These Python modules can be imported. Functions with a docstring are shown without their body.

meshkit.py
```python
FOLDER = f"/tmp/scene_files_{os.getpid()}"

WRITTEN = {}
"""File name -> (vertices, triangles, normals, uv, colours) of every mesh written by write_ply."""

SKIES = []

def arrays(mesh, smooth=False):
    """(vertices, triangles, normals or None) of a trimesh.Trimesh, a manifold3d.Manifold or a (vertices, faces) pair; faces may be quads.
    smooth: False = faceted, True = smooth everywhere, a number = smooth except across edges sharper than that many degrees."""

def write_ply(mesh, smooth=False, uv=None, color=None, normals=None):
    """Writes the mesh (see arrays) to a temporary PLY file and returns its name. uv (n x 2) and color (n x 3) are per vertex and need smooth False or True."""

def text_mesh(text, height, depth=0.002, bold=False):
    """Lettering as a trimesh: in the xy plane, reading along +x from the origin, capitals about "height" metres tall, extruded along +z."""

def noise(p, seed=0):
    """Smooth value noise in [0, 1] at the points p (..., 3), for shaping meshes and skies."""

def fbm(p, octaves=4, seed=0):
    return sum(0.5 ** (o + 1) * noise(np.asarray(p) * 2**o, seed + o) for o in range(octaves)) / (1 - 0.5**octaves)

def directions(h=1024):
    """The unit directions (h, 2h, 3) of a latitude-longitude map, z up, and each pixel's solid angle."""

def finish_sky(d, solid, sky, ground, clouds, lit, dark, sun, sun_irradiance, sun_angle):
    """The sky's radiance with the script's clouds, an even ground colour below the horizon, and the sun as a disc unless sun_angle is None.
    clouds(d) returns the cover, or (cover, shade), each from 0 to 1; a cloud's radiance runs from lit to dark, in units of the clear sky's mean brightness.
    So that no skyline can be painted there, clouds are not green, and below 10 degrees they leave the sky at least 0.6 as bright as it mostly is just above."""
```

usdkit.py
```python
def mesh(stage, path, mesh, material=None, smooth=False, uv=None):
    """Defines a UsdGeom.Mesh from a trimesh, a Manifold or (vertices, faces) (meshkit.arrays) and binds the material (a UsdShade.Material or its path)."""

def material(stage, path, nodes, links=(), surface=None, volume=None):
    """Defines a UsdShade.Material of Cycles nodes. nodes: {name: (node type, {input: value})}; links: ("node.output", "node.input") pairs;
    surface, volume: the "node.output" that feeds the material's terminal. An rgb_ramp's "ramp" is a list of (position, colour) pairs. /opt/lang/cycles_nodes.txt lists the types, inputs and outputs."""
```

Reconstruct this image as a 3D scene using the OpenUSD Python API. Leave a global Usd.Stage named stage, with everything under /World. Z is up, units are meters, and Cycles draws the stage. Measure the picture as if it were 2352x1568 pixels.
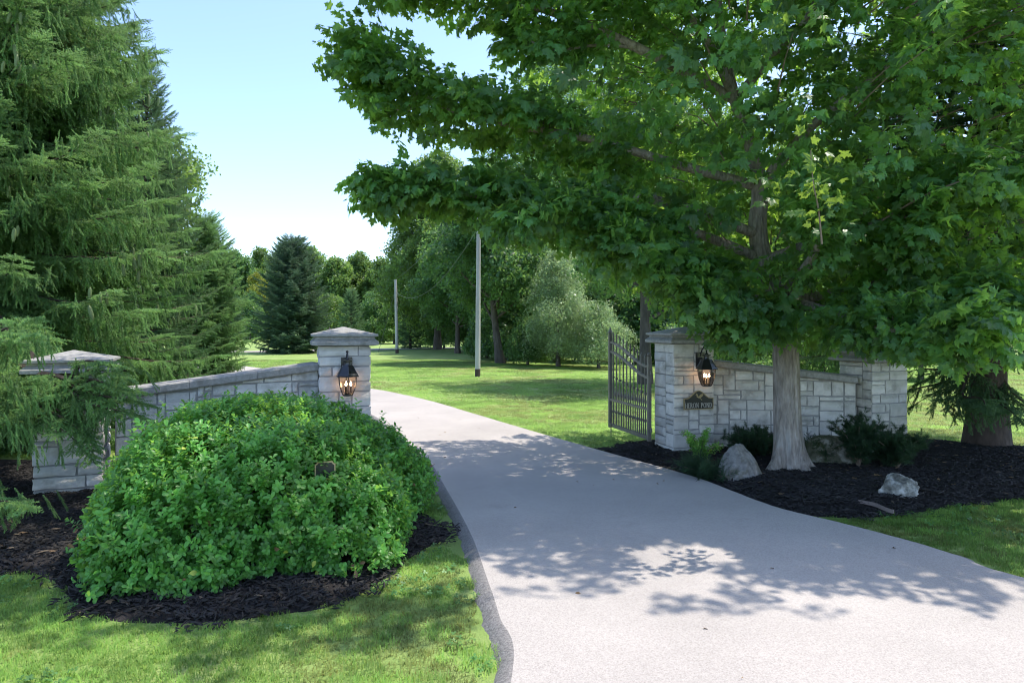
import math, random
import numpy as np, trimesh, shapely
import meshkit, usdkit
from pxr import Gf, Sdf, Usd, UsdGeom, UsdLux, UsdShade, Vt
from scipy.spatial import Delaunay
from scipy.spatial.transform import Rotation
from shapely.geometry import Polygon, Point, LineString

# ------------------------------------------------------------------ camera, sky, sun, exposure
stage = Usd.Stage.CreateInMemory()
UsdGeom.SetStageUpAxis(stage, UsdGeom.Tokens.z)
UsdGeom.SetStageMetersPerUnit(stage, 1.0)
UsdGeom.Xform.Define(stage, '/World')
UsdGeom.Scope.Define(stage, '/World/Looks')
EYE, FPX, CX, HZ = 1.65, 1568.0, 1176.0, 750.0          # eye height; the lens in units of a picture 2352 wide
cam = UsdGeom.Camera.Define(stage, '/World/camera')
cam.CreateFocalLengthAttr(24.0)
cam.CreateHorizontalApertureAttr(36.0)
cam.CreateVerticalApertureAttr(36.0 * 682 / 1024)
cam.CreateVerticalApertureOffsetAttr(-(784 - HZ) / 2352 * 36.0)
cam.CreateClippingRangeAttr(Gf.Vec2f(0.05, 5000))
cam.CreateExposureAttr(1.55)
cam.AddTranslateOp().Set(Gf.Vec3d(0, 0, EYE))
cam.AddRotateXOp().Set(90.0)

SUN = np.array([0.935, 0.355, 0.0]); SUN /= np.linalg.norm(SUN)
EL = math.radians(66)
SUN = np.array([SUN[0] * math.cos(EL), SUN[1] * math.cos(EL), math.sin(EL)])
ROT = math.atan2(SUN[0], SUN[1])
sun = UsdLux.DistantLight.Define(stage, '/World/sun')
sun.CreateIntensityAttr(0.56); sun.CreateAngleAttr(0.53); sun.CreateNormalizeAttr(True)
sun.CreateColorAttr(Gf.Vec3f(1.0, 0.93, 0.82))
zx = SUN; xx = np.cross([0, 0, 1.0], zx); xx /= np.linalg.norm(xx); yx = np.cross(zx, xx)
sun.AddTransformOp().Set(Gf.Matrix4d(*xx, 0, *yx, 0, *zx, 0, 0, 0, 0, 1))
dome = UsdLux.DomeLight.Define(stage, '/World/sky')
sky_mat = usdkit.material(stage, '/World/Looks/sky', {
    's': ('sky_texture', dict(sky_type='single_scattering', sun_disc=False, sun_elevation=EL, sun_rotation=ROT, altitude=150.0, air_density=1.0, aerosol_density=1.3, ozone_density=2.0)),
    'm': ('mix', dict(mix_type='multiply', fac=1.0, color2=(0.80, 0.81, 0.86))),
    'b': ('background_shader', dict(strength=0.15))}, [('s.color', 'm.color1'), ('m.color', 'b.color')], surface='b.background')
UsdShade.MaterialBindingAPI.Apply(dome.GetPrim()).Bind(sky_mat)
dome.GetPrim().SetCustomDataByKey('kind', 'structure')


def P(u, v, d):
    return np.array([(u - CX) / FPX * d, d, EYE - (v - HZ) / FPX * d])


def G(u, v, z=0.0):
    d = (EYE - z) * FPX / (v - HZ)
    return np.array([(u - CX) / FPX * d, d, z])


# ------------------------------------------------------------------ helpers
_used = {}


def numbered(parent, name):
    k = _used.get((parent, name), 0)
    _used[(parent, name)] = k + 1
    return f'{parent}/{name}' if k == 0 else f'{parent}/{name}_{k:03d}'


def tag(prim, label=None, cat=None, group=None, kind=None):
    prim = prim.GetPrim() if hasattr(prim, 'GetPrim') else prim
    for k, v in (('label', label), ('category', cat), ('group', group), ('kind', kind)):
        if v:
            prim.SetCustomDataByKey(k, v)
    return prim


def pth(parent):
    return '/World' if parent is None else str(parent.GetPath())


def thing(name, label, cat, loc=(0, 0, 0), rz=0.0, group=None):
    x = UsdGeom.Xform.Define(stage, numbered('/World', name))
    x.AddTranslateOp().Set(Gf.Vec3d(*map(float, loc)))
    if rz:
        x.AddRotateZOp().Set(math.degrees(rz))
    return tag(x, label, cat, group)


class MB:
    def __init__(self):
        self.v, self.f, self.n = [], [], 0

    def add(self, v, f):
        v, f = np.asarray(v, float), np.asarray(f, int)
        if f.shape[1] == 4:
            f = np.vstack([f[:, [0, 1, 2]], f[:, [0, 2, 3]]])
        self.v.append(v); self.f.append(f + self.n); self.n += len(v)
        return self

    def mesh(self):
        return trimesh.Trimesh(np.vstack(self.v), np.vstack(self.f), process=False)

    def box(self, c, s, rot=None):
        m = trimesh.creation.box(s)
        v = m.vertices if rot is None else m.vertices @ np.asarray(rot).T
        return self.add(v + np.asarray(c), m.faces)

    def tube(self, pts, r, sides=6, cap=True):
        pts = np.asarray(pts, float); r = np.broadcast_to(r, (len(pts),)).astype(float)
        t = np.gradient(pts, axis=0); t /= np.linalg.norm(t, axis=1, keepdims=True) + 1e-12
        ref = np.array([1.0, 0, 0]) if abs(t[:, 2]).mean() > 0.7 else np.array([0, 0, 1.0])
        a = np.cross(t, ref); a /= np.linalg.norm(a, axis=1, keepdims=True) + 1e-12
        b = np.cross(t, a)
        ang = np.arange(sides) * 2 * np.pi / sides
        v = pts[:, None] + r[:, None, None] * (np.cos(ang)[None, :, None] * a[:, None] + np.sin(ang)[None, :, None] * b[:, None])
        i, j = np.meshgrid(np.arange(len(pts) - 1), np.arange(sides), indexing='ij')
        q = np.stack([i * sides + j, (i + 1) * sides + j, (i + 1) * sides + (j + 1) % sides, i * sides + (j + 1) % sides], -1).reshape(-1, 4)
        v = v.reshape(-1, 3)
        if cap:
            n = len(v)
            v = np.vstack([v, pts[0], pts[-1]])
            k = np.arange(sides); k2 = (k + 1) % sides; o = (len(pts) - 1) * sides
            f = np.vstack([q[:, [0, 1, 2]], q[:, [0, 2, 3]], np.stack([k, k2, np.full(sides, n)], 1), np.stack([o + k2, o + k, np.full(sides, n + 1)], 1)])
            return self.add(v, f)
        return self.add(v, q)

    def lathe(self, prof, c=(0, 0, 0), sides=16, phase=0.0):
        prof = np.asarray(prof, float)
        ang = phase + np.arange(sides) * 2 * np.pi / sides
        v = np.stack([prof[:, 0, None] * np.cos(ang), prof[:, 0, None] * np.sin(ang), np.broadcast_to(prof[:, 1, None], (len(prof), sides))], -1).reshape(-1, 3)
        i, j = np.meshgrid(np.arange(len(prof) - 1), np.arange(sides), indexing='ij')
        q = np.stack([i * sides + j, i * sides + (j + 1) % sides, (i + 1) * sides + (j + 1) % sides, (i + 1) * sides + j], -1).reshape(-1, 4)
        return self.add(v + np.asarray(c), q)


def obj(name, mesh, mat, parent=None, smooth=False, label=None, kind=None):
    if isinstance(mesh, MB):
        mesh = mesh.mesh()
    m = usdkit.mesh(stage, numbered(pth(parent), name), mesh, mat, smooth=smooth)
    return tag(m, label, None, None, kind)


def struct(name, mesh, mat, smooth=False):
    return obj(name, mesh, mat, None, smooth, kind='structure')


def frames(x, up, roll=None):
    """Rotations whose columns are local x along x, local z as near up as can be."""
    x = np.asarray(x, float); x = x / (np.linalg.norm(x, axis=1, keepdims=True) + 1e-12)
    up = np.broadcast_to(up, x.shape)
    y = np.cross(up, x); n = np.linalg.norm(y, axis=1, keepdims=True)
    y = np.where(n > 1e-3, y / np.maximum(n, 1e-9), np.cross(x, [1.0, 0.02, 0.01]))
    y /= np.linalg.norm(y, axis=1, keepdims=True)
    z = np.cross(x, y)
    return np.stack([x, y, z], -1)


def scatter(name, protos, mat, pos, rot, scale, idx, parent=None, proto_name='sprig', kind='stuff', smooth=False, mats=None, up_normals=False):
    path = numbered(pth(parent), name)
    pi = UsdGeom.PointInstancer.Define(stage, path)
    rel = pi.CreatePrototypesRel()
    for k, pm in enumerate(protos):
        pp = numbered(path, proto_name)
        pm_ = usdkit.mesh(stage, pp, pm, (mats[k] if mats else mat), smooth=smooth)
        if up_normals:                       # soft blades shade like the turf they make up
            fn = np.repeat(pm.face_normals, 3, 0).reshape(-1, 3); vn = np.zeros_like(pm.vertices); np.add.at(vn, pm.faces.ravel(), fn)
            vn = unit(vn); vn *= np.where(vn[:, 2:] < 0, -1, 1); vn = unit(vn * 0.45 + [0, 0, 1.0])
            pm_.CreateNormalsAttr(Vt.Vec3fArray.FromNumpy(vn.astype(np.float32))); pm_.SetNormalsInterpolation('vertex')
        rel.AddTarget(pp)
    n = len(pos)
    pi.CreatePositionsAttr(Vt.Vec3fArray.FromNumpy(np.asarray(pos, np.float32)))
    q = Rotation.from_matrix(np.asarray(rot)).as_quat()
    pi.CreateOrientationsAttr(Vt.QuathArray([Gf.Quath(float(w), float(x), float(y), float(z)) for x, y, z, w in q]))
    s = np.asarray(scale, np.float32)
    if s.ndim == 1:
        s = np.repeat(s[:, None], 3, 1)
    pi.CreateScalesAttr(Vt.Vec3fArray.FromNumpy(s))
    pi.CreateProtoIndicesAttr(Vt.IntArray.FromNumpy(np.asarray(idx, np.int32)))
    return tag(pi, kind=kind)


def rotz(a):
    a = np.asarray(a, float); c, s, o = np.cos(a), np.sin(a), np.zeros_like(a)
    return np.stack([np.stack([c, -s, o], -1), np.stack([s, c, o], -1), np.stack([o, o, o + 1], -1)], -2)


def spline(pts, n=8):
    """Catmull-Rom through pts."""
    p = np.asarray(pts, float); p = np.vstack([2 * p[0] - p[1], p, 2 * p[-1] - p[-2]])
    out = []
    t = np.linspace(0, 1, n, endpoint=False)[:, None]
    for k in range(1, len(p) - 2):
        a, b, c, d = p[k - 1], p[k], p[k + 1], p[k + 2]
        out.append(0.5 * (2 * b + (c - a) * t + (2 * a - 5 * b + 4 * c - d) * t**2 + (3 * b - a - 3 * c + d) * t**3))
    out.append(p[-2][None])
    return np.vstack(out)


def unit(v):
    v = np.asarray(v, float)
    return v / (np.linalg.norm(v, axis=-1, keepdims=True) + 1e-12)


# ------------------------------------------------------------------ materials
MAT = {}


def leaf_mat(name, dark, light, trans=0.35, tcol=(0.22, 0.34, 0.05), rough=0.45, spec=0.5, vary=0.35):
    nodes = {'g': ('geometry', {}), 'o': ('object_info', {}),
             'r': ('rgb_ramp', {'ramp': [(0, dark), (0.6, tuple((np.array(dark) + np.array(light)) / 2)), (1, light)]}),
             'm': ('map_range', dict(from_min=0.0, from_max=1.0, to_min=1 - vary, to_max=1 + vary)),
             'h': ('hsv', dict(hue=0.5, saturation=1.0, fac=1.0)),
             'p': ('principled_bsdf', dict(roughness=rough, specular_ior_level=spec)),
             't': ('translucent_bsdf', dict(color=tcol)),
             'h2': ('hsv', dict(hue=0.5, saturation=1.0, fac=1.0, color=tcol)),
             'x': ('mix_closure', dict(fac=trans))}
    links = [('g.random_per_island', 'r.fac'), ('o.random', 'm.value'), ('r.color', 'h.color'), ('m.result', 'h.value'), ('h.color', 'p.base_color'),
             ('m.result', 'h2.value'), ('h2.color', 't.color'), ('p.BSDF', 'x.closure1'), ('t.BSDF', 'x.closure2')]
    MAT[name] = usdkit.material(stage, f'/World/Looks/{name}', nodes, links, surface='x.closure')
    return MAT[name]


def rough_mat(name, stops, scale=6.0, detail=5.0, rough=0.85, bump=0.3, bscale=40.0, bdist=0.01, vary=0.0, stretch=(1, 1, 1), spec=0.3, metallic=0.0, second=None, coords='geo'):
    """Noise-coloured rough surface; second: (scale, amount, colour) mottles; vary: brightness spread from object to object."""
    src = 'g.position' if coords == 'geo' else 'tc.object'
    nodes = {'g': ('geometry', {}), 'tc': ('texture_coordinate', {}), 'mp': ('mapping', dict(scale=stretch)),
             'n': ('noise_texture', dict(scale=scale, detail=detail, roughness=0.6)),
             'r': ('rgb_ramp', {'ramp': stops}),
             'o': ('object_info', {}), 'm': ('map_range', dict(from_min=0.0, from_max=1.0, to_min=1 - vary, to_max=1 + vary)),
             'h': ('hsv', dict(hue=0.5, saturation=1.0, fac=1.0)),
             'n2': ('noise_texture', dict(scale=bscale, detail=6.0, roughness=0.65)),
             'b': ('bump', dict(strength=bump, distance=bdist)),
             'p': ('principled_bsdf', dict(roughness=rough, specular_ior_level=spec, metallic=metallic))}
    links = [(src, 'mp.vector'), ('mp.vector', 'n.vector'), ('n.fac', 'r.fac'), ('o.random', 'm.value'), ('m.result', 'h.value'),
             ('mp.vector', 'n2.vector'), ('n2.fac', 'b.height'), ('b.normal', 'p.normal'), ('h.color', 'p.base_color')]
    if second:
        s2, lo, hi, col = second
        nodes['n3'] = ('noise_texture', dict(scale=s2, detail=4.0, roughness=0.6))
        nodes['mr'] = ('map_range', dict(from_min=lo, from_max=hi, to_min=0.0, to_max=1.0, clamp=True))
        nodes['mx'] = ('mix', dict(mix_type='mix', color2=col))
        links += [('mp.vector', 'n3.vector'), ('n3.fac', 'mr.value'), ('mr.result', 'mx.fac'), ('r.color', 'mx.color1'), ('mx.color', 'h.color')]
    else:
        links += [('r.color', 'h.color')]
    MAT[name] = usdkit.material(stage, f'/World/Looks/{name}', nodes, links, surface='p.BSDF')
    return MAT[name]


def plain_mat(name, col, rough=0.5, metallic=0.0, spec=0.5, emit=None, es=0.0):
    a = dict(base_color=col, roughness=rough, metallic=metallic, specular_ior_level=spec)
    if emit:
        a.update(emission_color=emit, emission_strength=es)
    MAT[name] = usdkit.material(stage, f'/World/Looks/{name}', {'p': ('principled_bsdf', a)}, [], surface='p.BSDF')
    return MAT[name]


leaf_mat('maple_leaf', (0.048, 0.125, 0.044), (0.110, 0.205, 0.062), trans=0.50, tcol=(0.40, 0.64, 0.09), rough=0.42, spec=0.5)
leaf_mat('maple_young_leaf', (0.06, 0.14, 0.03), (0.11, 0.20, 0.05), trans=0.4, tcol=(0.30, 0.45, 0.06), rough=0.4, spec=0.45, vary=0.2)
leaf_mat('bush_leaf', (0.080, 0.235, 0.045), (0.200, 0.420, 0.080), trans=0.40, tcol=(0.38, 0.68, 0.10), rough=0.45, spec=0.5, vary=0.40)
leaf_mat('spruce_needle', (0.095, 0.190, 0.066), (0.200, 0.315, 0.120), trans=0.38, tcol=(0.32, 0.52, 0.15), rough=0.5, spec=0.35)
leaf_mat('dark_spruce_needle', (0.050, 0.110, 0.050), (0.105, 0.180, 0.080), trans=0.33, tcol=(0.22, 0.38, 0.12), rough=0.5, spec=0.35)
leaf_mat('blue_spruce_needle', (0.045, 0.100, 0.055), (0.115, 0.190, 0.105), trans=0.25, tcol=(0.18, 0.30, 0.12), rough=0.5, spec=0.35)
leaf_mat('pine_needle', (0.018, 0.048, 0.022), (0.035, 0.075, 0.030), trans=0.2, tcol=(0.10, 0.2, 0.05), rough=0.5, spec=0.35)
leaf_mat('wood_leaf', (0.080, 0.150, 0.040), (0.160, 0.240, 0.070), trans=0.4, tcol=(0.28, 0.44, 0.08), rough=0.45, spec=0.4)
leaf_mat('dark_wood_leaf', (0.055, 0.125, 0.045), (0.120, 0.205, 0.072), trans=0.40, tcol=(0.26, 0.46, 0.10), rough=0.45, spec=0.4)
leaf_mat('pale_wood_leaf', (0.10, 0.17, 0.07), (0.20, 0.28, 0.13), trans=0.35, tcol=(0.30, 0.44, 0.14), rough=0.35, spec=0.7)
leaf_mat('silver_leaf', (0.18, 0.27, 0.13), (0.34, 0.43, 0.25), trans=0.38, tcol=(0.42, 0.56, 0.22), rough=0.32, spec=0.8)
leaf_mat('yellow_bush_leaf', (0.30, 0.36, 0.05), (0.46, 0.42, 0.16), trans=0.3, tcol=(0.5, 0.5, 0.1), rough=0.4)
leaf_mat('dead_leaf', (0.16, 0.10, 0.05), (0.38, 0.29, 0.18), trans=0.1, tcol=(0.3, 0.2, 0.1), rough=0.7)
leaf_mat('yellow_wood_leaf', (0.16, 0.20, 0.03), (0.24, 0.26, 0.04), trans=0.4, tcol=(0.40, 0.42, 0.05), rough=0.45, spec=0.4)
leaf_mat('grass_blade', (0.130, 0.245, 0.055), (0.280, 0.385, 0.135), trans=0.44, tcol=(0.44, 0.64, 0.16), rough=0.5, spec=0.3)
leaf_mat('dry_grass_blade', (0.16, 0.22, 0.06), (0.38, 0.35, 0.17), trans=0.35, tcol=(0.42, 0.44, 0.14), rough=0.5, spec=0.3)
leaf_mat('clover_leaf', (0.09, 0.21, 0.06), (0.17, 0.30, 0.11), trans=0.3, tcol=(0.3, 0.5, 0.1), rough=0.45, spec=0.4)
leaf_mat('chip_wood', (0.018, 0.016, 0.015), (0.135, 0.110, 0.096), trans=0.0, rough=0.75, spec=0.35, vary=0.45)
leaf_mat('pale_chip_wood', (0.12, 0.09, 0.06), (0.30, 0.24, 0.17), trans=0.0, rough=0.8, spec=0.3, vary=0.3)
leaf_mat('cone_scale', (0.10, 0.14, 0.05), (0.16, 0.20, 0.08), trans=0.0, rough=0.5, spec=0.4, vary=0.2)

rough_mat('limestone', [(0.25, (0.48, 0.455, 0.42)), (0.5, (0.60, 0.572, 0.53)), (0.75, (0.67, 0.642, 0.60))], scale=9.0, rough=0.9, bump=0.55, bscale=38.0, bdist=0.02, vary=0.16,
          second=(4.2, 0.53, 0.70, (0.33, 0.315, 0.28)))
rough_mat('mortar', [(0.3, (0.26, 0.255, 0.25)), (0.7, (0.34, 0.33, 0.32))], scale=20.0, rough=0.95, bump=0.3)
rough_mat('cast_stone', [(0.25, (0.20, 0.194, 0.18)), (0.5, (0.28, 0.273, 0.257)), (0.8, (0.37, 0.36, 0.345))], scale=26.0, rough=0.9, bump=0.35, bscale=120.0, bdist=0.006,
          second=(5.0, 0.55, 0.75, (0.17, 0.165, 0.145)))
MAT['asphalt'] = usdkit.material(stage, '/World/Looks/asphalt', {
    'g': ('geometry', {}),
    'fine': ('noise_texture', dict(scale=190.0, detail=3.0, roughness=0.7)),
    'grain': ('voronoi_texture', dict(feature='f1', scale=75.0)),
    'patch': ('noise_texture', dict(scale=0.8, detail=5.0, roughness=0.62)),
    'stain': ('noise_texture', dict(scale=2.6, detail=6.0, roughness=0.7)),
    'r': ('rgb_ramp', {'ramp': [(0.25, (0.265, 0.242, 0.224)), (0.5, (0.37, 0.338, 0.313)), (0.75, (0.47, 0.432, 0.402))]}),
    'gr': ('map_range', dict(from_min=0.0, from_max=0.55, to_min=0.80, to_max=1.08, clamp=True)),
    'pr': ('map_range', dict(from_min=0.3, from_max=0.7, to_min=0.88, to_max=1.08, clamp=True)),
    'sr': ('map_range', dict(from_min=0.60, from_max=0.74, to_min=1.0, to_max=0.86, clamp=True)),
    'm1': ('math', dict(math_type='multiply')), 'm2': ('math', dict(math_type='multiply')),
    'h': ('hsv', dict(hue=0.5, saturation=1.0, fac=1.0)),
    'b': ('bump', dict(strength=0.5, distance=0.006)),
    'p': ('principled_bsdf', dict(roughness=0.85, specular_ior_level=0.35))},
    [('g.position', 'fine.vector'), ('g.position', 'grain.vector'), ('g.position', 'patch.vector'), ('g.position', 'stain.vector'), ('fine.fac', 'r.fac'),
     ('grain.distance', 'gr.value'), ('patch.fac', 'pr.value'), ('stain.fac', 'sr.value'), ('gr.result', 'm1.value1'), ('pr.result', 'm1.value2'), ('m1.value', 'm2.value1'), ('sr.result', 'm2.value2'),
     ('m2.value', 'h.value'), ('r.color', 'h.color'), ('h.color', 'p.base_color'), ('fine.fac', 'b.height'), ('b.normal', 'p.normal')], surface='p.BSDF')
rough_mat('lawn_soil', [(0.3, (0.16, 0.26, 0.06)), (0.5, (0.23, 0.33, 0.09)), (0.7, (0.30, 0.37, 0.13))], scale=1.1, detail=8.0, rough=0.95, bump=0.8, bscale=55.0, bdist=0.03,
          second=(0.35, 0.56, 0.75, (0.27, 0.28, 0.11)))
rough_mat('mulch_soil', [(0.3, (0.012, 0.011, 0.011)), (0.6, (0.030, 0.026, 0.025)), (0.8, (0.065, 0.055, 0.050))], scale=22.0, detail=8.0, rough=0.9, bump=1.0, bscale=60.0, bdist=0.03)
rough_mat('maple_bark', [(0.28, (0.15, 0.128, 0.110)), (0.5, (0.31, 0.272, 0.238)), (0.72, (0.46, 0.415, 0.37))], scale=30.0, detail=8.0, rough=0.95, bump=1.0, bscale=42.0, bdist=0.04, stretch=(1, 1, 0.20),
          second=(5.0, 0.60, 0.72, (0.36, 0.35, 0.33)))
rough_mat('spruce_bark', [(0.3, (0.035, 0.026, 0.020)), (0.7, (0.095, 0.070, 0.055))], scale=16.0, rough=0.95, bump=0.8, bscale=40.0, bdist=0.02, stretch=(1, 1, 0.4))
rough_mat('wood_bark', [(0.3, (0.055, 0.046, 0.038)), (0.7, (0.14, 0.12, 0.10))], scale=8.0, rough=0.95, bump=0.6, bscale=20.0, bdist=0.03, stretch=(1, 1, 0.3))
rough_mat('twig_bark', [(0.3, (0.10, 0.075, 0.055)), (0.7, (0.20, 0.16, 0.12))], scale=20.0, rough=0.9, bump=0.3)
rough_mat('boulder', [(0.25, (0.10, 0.096, 0.09)), (0.5, (0.24, 0.23, 0.215)), (0.75, (0.36, 0.345, 0.325))], scale=16.0, detail=8.0, rough=0.92, bump=0.8, bscale=45.0, bdist=0.02,
          second=(6.0, 0.54, 0.66, (0.15, 0.14, 0.11)))
rough_mat('mossy_boulder', [(0.3, (0.055, 0.065, 0.035)), (0.5, (0.14, 0.14, 0.10)), (0.66, (0.36, 0.35, 0.30))], scale=11.0, detail=8.0, rough=0.95, bump=0.9, bscale=40.0, bdist=0.02,
          second=(9.0, 0.54, 0.66, (0.08, 0.095, 0.045)))
rough_mat('pale_boulder', [(0.3, (0.06, 0.058, 0.045)), (0.48, (0.20, 0.195, 0.17)), (0.62, (0.48, 0.47, 0.43))], scale=9.0, detail=7.0, rough=0.92, bump=0.9, bscale=40.0, bdist=0.02)
rough_mat('pole_wood', [(0.3, (0.30, 0.29, 0.275)), (0.6, (0.44, 0.43, 0.41))], scale=10.0, rough=0.85, bump=0.4, bscale=30.0, bdist=0.01, stretch=(1, 1, 0.06))
rough_mat('pole_tar', [(0.3, (0.035, 0.025, 0.02)), (0.7, (0.10, 0.075, 0.06))], scale=12.0, rough=0.9, bump=0.3, stretch=(1, 1, 0.1))
rough_mat('gate_iron', [(0.3, (0.085, 0.078, 0.068)), (0.7, (0.15, 0.138, 0.12))], scale=12.0, rough=0.45, bump=0.05, spec=0.5)
plain_mat('lantern_metal', (0.012, 0.012, 0.014), rough=0.25, spec=0.7)
plain_mat('sign_black', (0.010, 0.011, 0.010), rough=0.35)
plain_mat('sign_gold', (0.30, 0.235, 0.12), rough=0.45, metallic=0.3)
plain_mat('sign_letter', (0.36, 0.34, 0.30), rough=0.5)
plain_mat('candle_tube', (0.05, 0.04, 0.035), rough=0.5)
plain_mat('bulb_light', (0.9, 0.7, 0.5), rough=0.4, emit=(1.0, 0.62, 0.33), es=10.0)
plain_mat('edging_plastic', (0.16, 0.125, 0.11), rough=0.7)
plain_mat('cable', (0.10, 0.11, 0.10), rough=0.6)
MAT['lantern_glass'] = usdkit.material(stage, '/World/Looks/lantern_glass', {
    't': ('transparent_bsdf', dict(color=(0.97, 0.88, 0.80))), 'g': ('glossy_bsdf', dict(color=(1, 1, 1), roughness=0.05)), 'f': ('fresnel', dict(IOR=1.5)), 'x': ('mix_closure', {})},
    [('f.fac', 'x.fac'), ('t.BSDF', 'x.closure1'), ('g.BSDF', 'x.closure2')], surface='x.closure')

# ------------------------------------------------------------------ plan of the ground
def gp(lst):
    return [tuple(G(u, v)[:2]) for u, v in lst]


right_edge = [(14, -4.0), (9.0, 0.6), (5.6, 2.35), (4.15, 3.45)] + gp([(2352, 1335), (2230, 1292), (2100, 1252), (1950, 1212), (1800, 1175), (1700, 1138), (1600, 1101), (1400, 1044), (1250, 1001), (1100, 956), (1000, 926), (900, 903), (853, 895)]) + [(-4.9, 19.9), (-7.3, 23.3), (-9.9, 26.7), (-11.9, 28.8), (-16.5, 32.8), (-24, 38)]
left_edge = [(-1.5, -4.0), (-0.35, 1.4)] + gp([(1130, 1568), (1108, 1440), (1085, 1350), (1052, 1240), (1005, 1140), (962, 1062), (900, 1010)]) + [(-2.6, 12.3), (-4.3, 15.6), (-6.9, 19.2), (-9.9, 22.8), (-13.6, 26.3), (-19, 30.6), (-27, 36)]
re_, le_ = spline(right_edge, 10), spline(left_edge, 10)
drive_pts = np.vstack([le_, re_[::-1]])
DRIVE = Polygon(drive_pts).buffer(0)


def ribbon_solid(left, right, top, bevel, zb=0.0):
    """A raised slab between two edge lines, and its sloped shoulders."""
    def off(line, sign):
        t = np.gradient(line, axis=0); n = np.stack([-t[:, 1], t[:, 0]], 1); n /= np.linalg.norm(n, axis=1, keepdims=True)
        return line + sign * n * bevel
    li, ri = off(left, -1), off(right, 1)
    poly = Polygon(np.vstack([li, ri[::-1]])).buffer(0)
    v, f = trimesh.creation.triangulate_polygon(poly, engine='earcut')
    slab = trimesh.Trimesh(np.column_stack([v, np.full(len(v), top)]), f, process=False)
    if slab.face_normals[:, 2].mean() < 0:
        slab.invert()
    mb = MB()
    for a, b, flip in ((left, li, True), (right, ri, False)):
        rr = LineString(a), LineString(b)
        m = 400
        a3 = np.array([rr[0].interpolate(t, normalized=True).coords[0] for t in np.linspace(0, 1, m)])
        seg = np.linspace(0, len(a) - 1, m); i0 = np.arange(len(a))
        a3 = np.stack([np.interp(seg, i0, a[:, 0]), np.interp(seg, i0, a[:, 1])], 1); b3 = np.stack([np.interp(seg, i0, b[:, 0]), np.interp(seg, i0, b[:, 1])], 1)
        w = (a3 - b3) / bevel
        n1 = meshkit.fbm(np.column_stack([a3 * 9, np.zeros(m)]), 3, 3)[:, None] - 0.45
        n2 = meshkit.fbm(np.column_stack([a3 * 14, np.ones(m)]), 3, 4)[:, None] - 0.45
        rows = [np.column_stack([a3 + w * n1 * 0.07, np.full(m, zb - 0.01)]), np.column_stack([a3 * 0.6 + b3 * 0.4 + w * n2 * 0.04, zb + (top - zb) * (0.52 + 0.4 * n1[:, 0])]),
                np.column_stack([a3 * 0.25 + b3 * 0.75 + w * n1 * 0.02, zb + (top - zb) * (0.88 + 0.12 * n2[:, 0])]), np.column_stack([b3, np.full(m, top)]), np.column_stack([b3 - w * 0.01, np.full(m, top - 0.004)])]
        k = np.arange(m - 1)
        q = np.vstack([np.stack([j * m + k, j * m + k + 1, (j + 1) * m + k + 1, (j + 1) * m + k], 1) for j in range(4)])
        mb.add(np.vstack(rows), q if flip else q[:, ::-1])
    return slab, mb.mesh()


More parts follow.
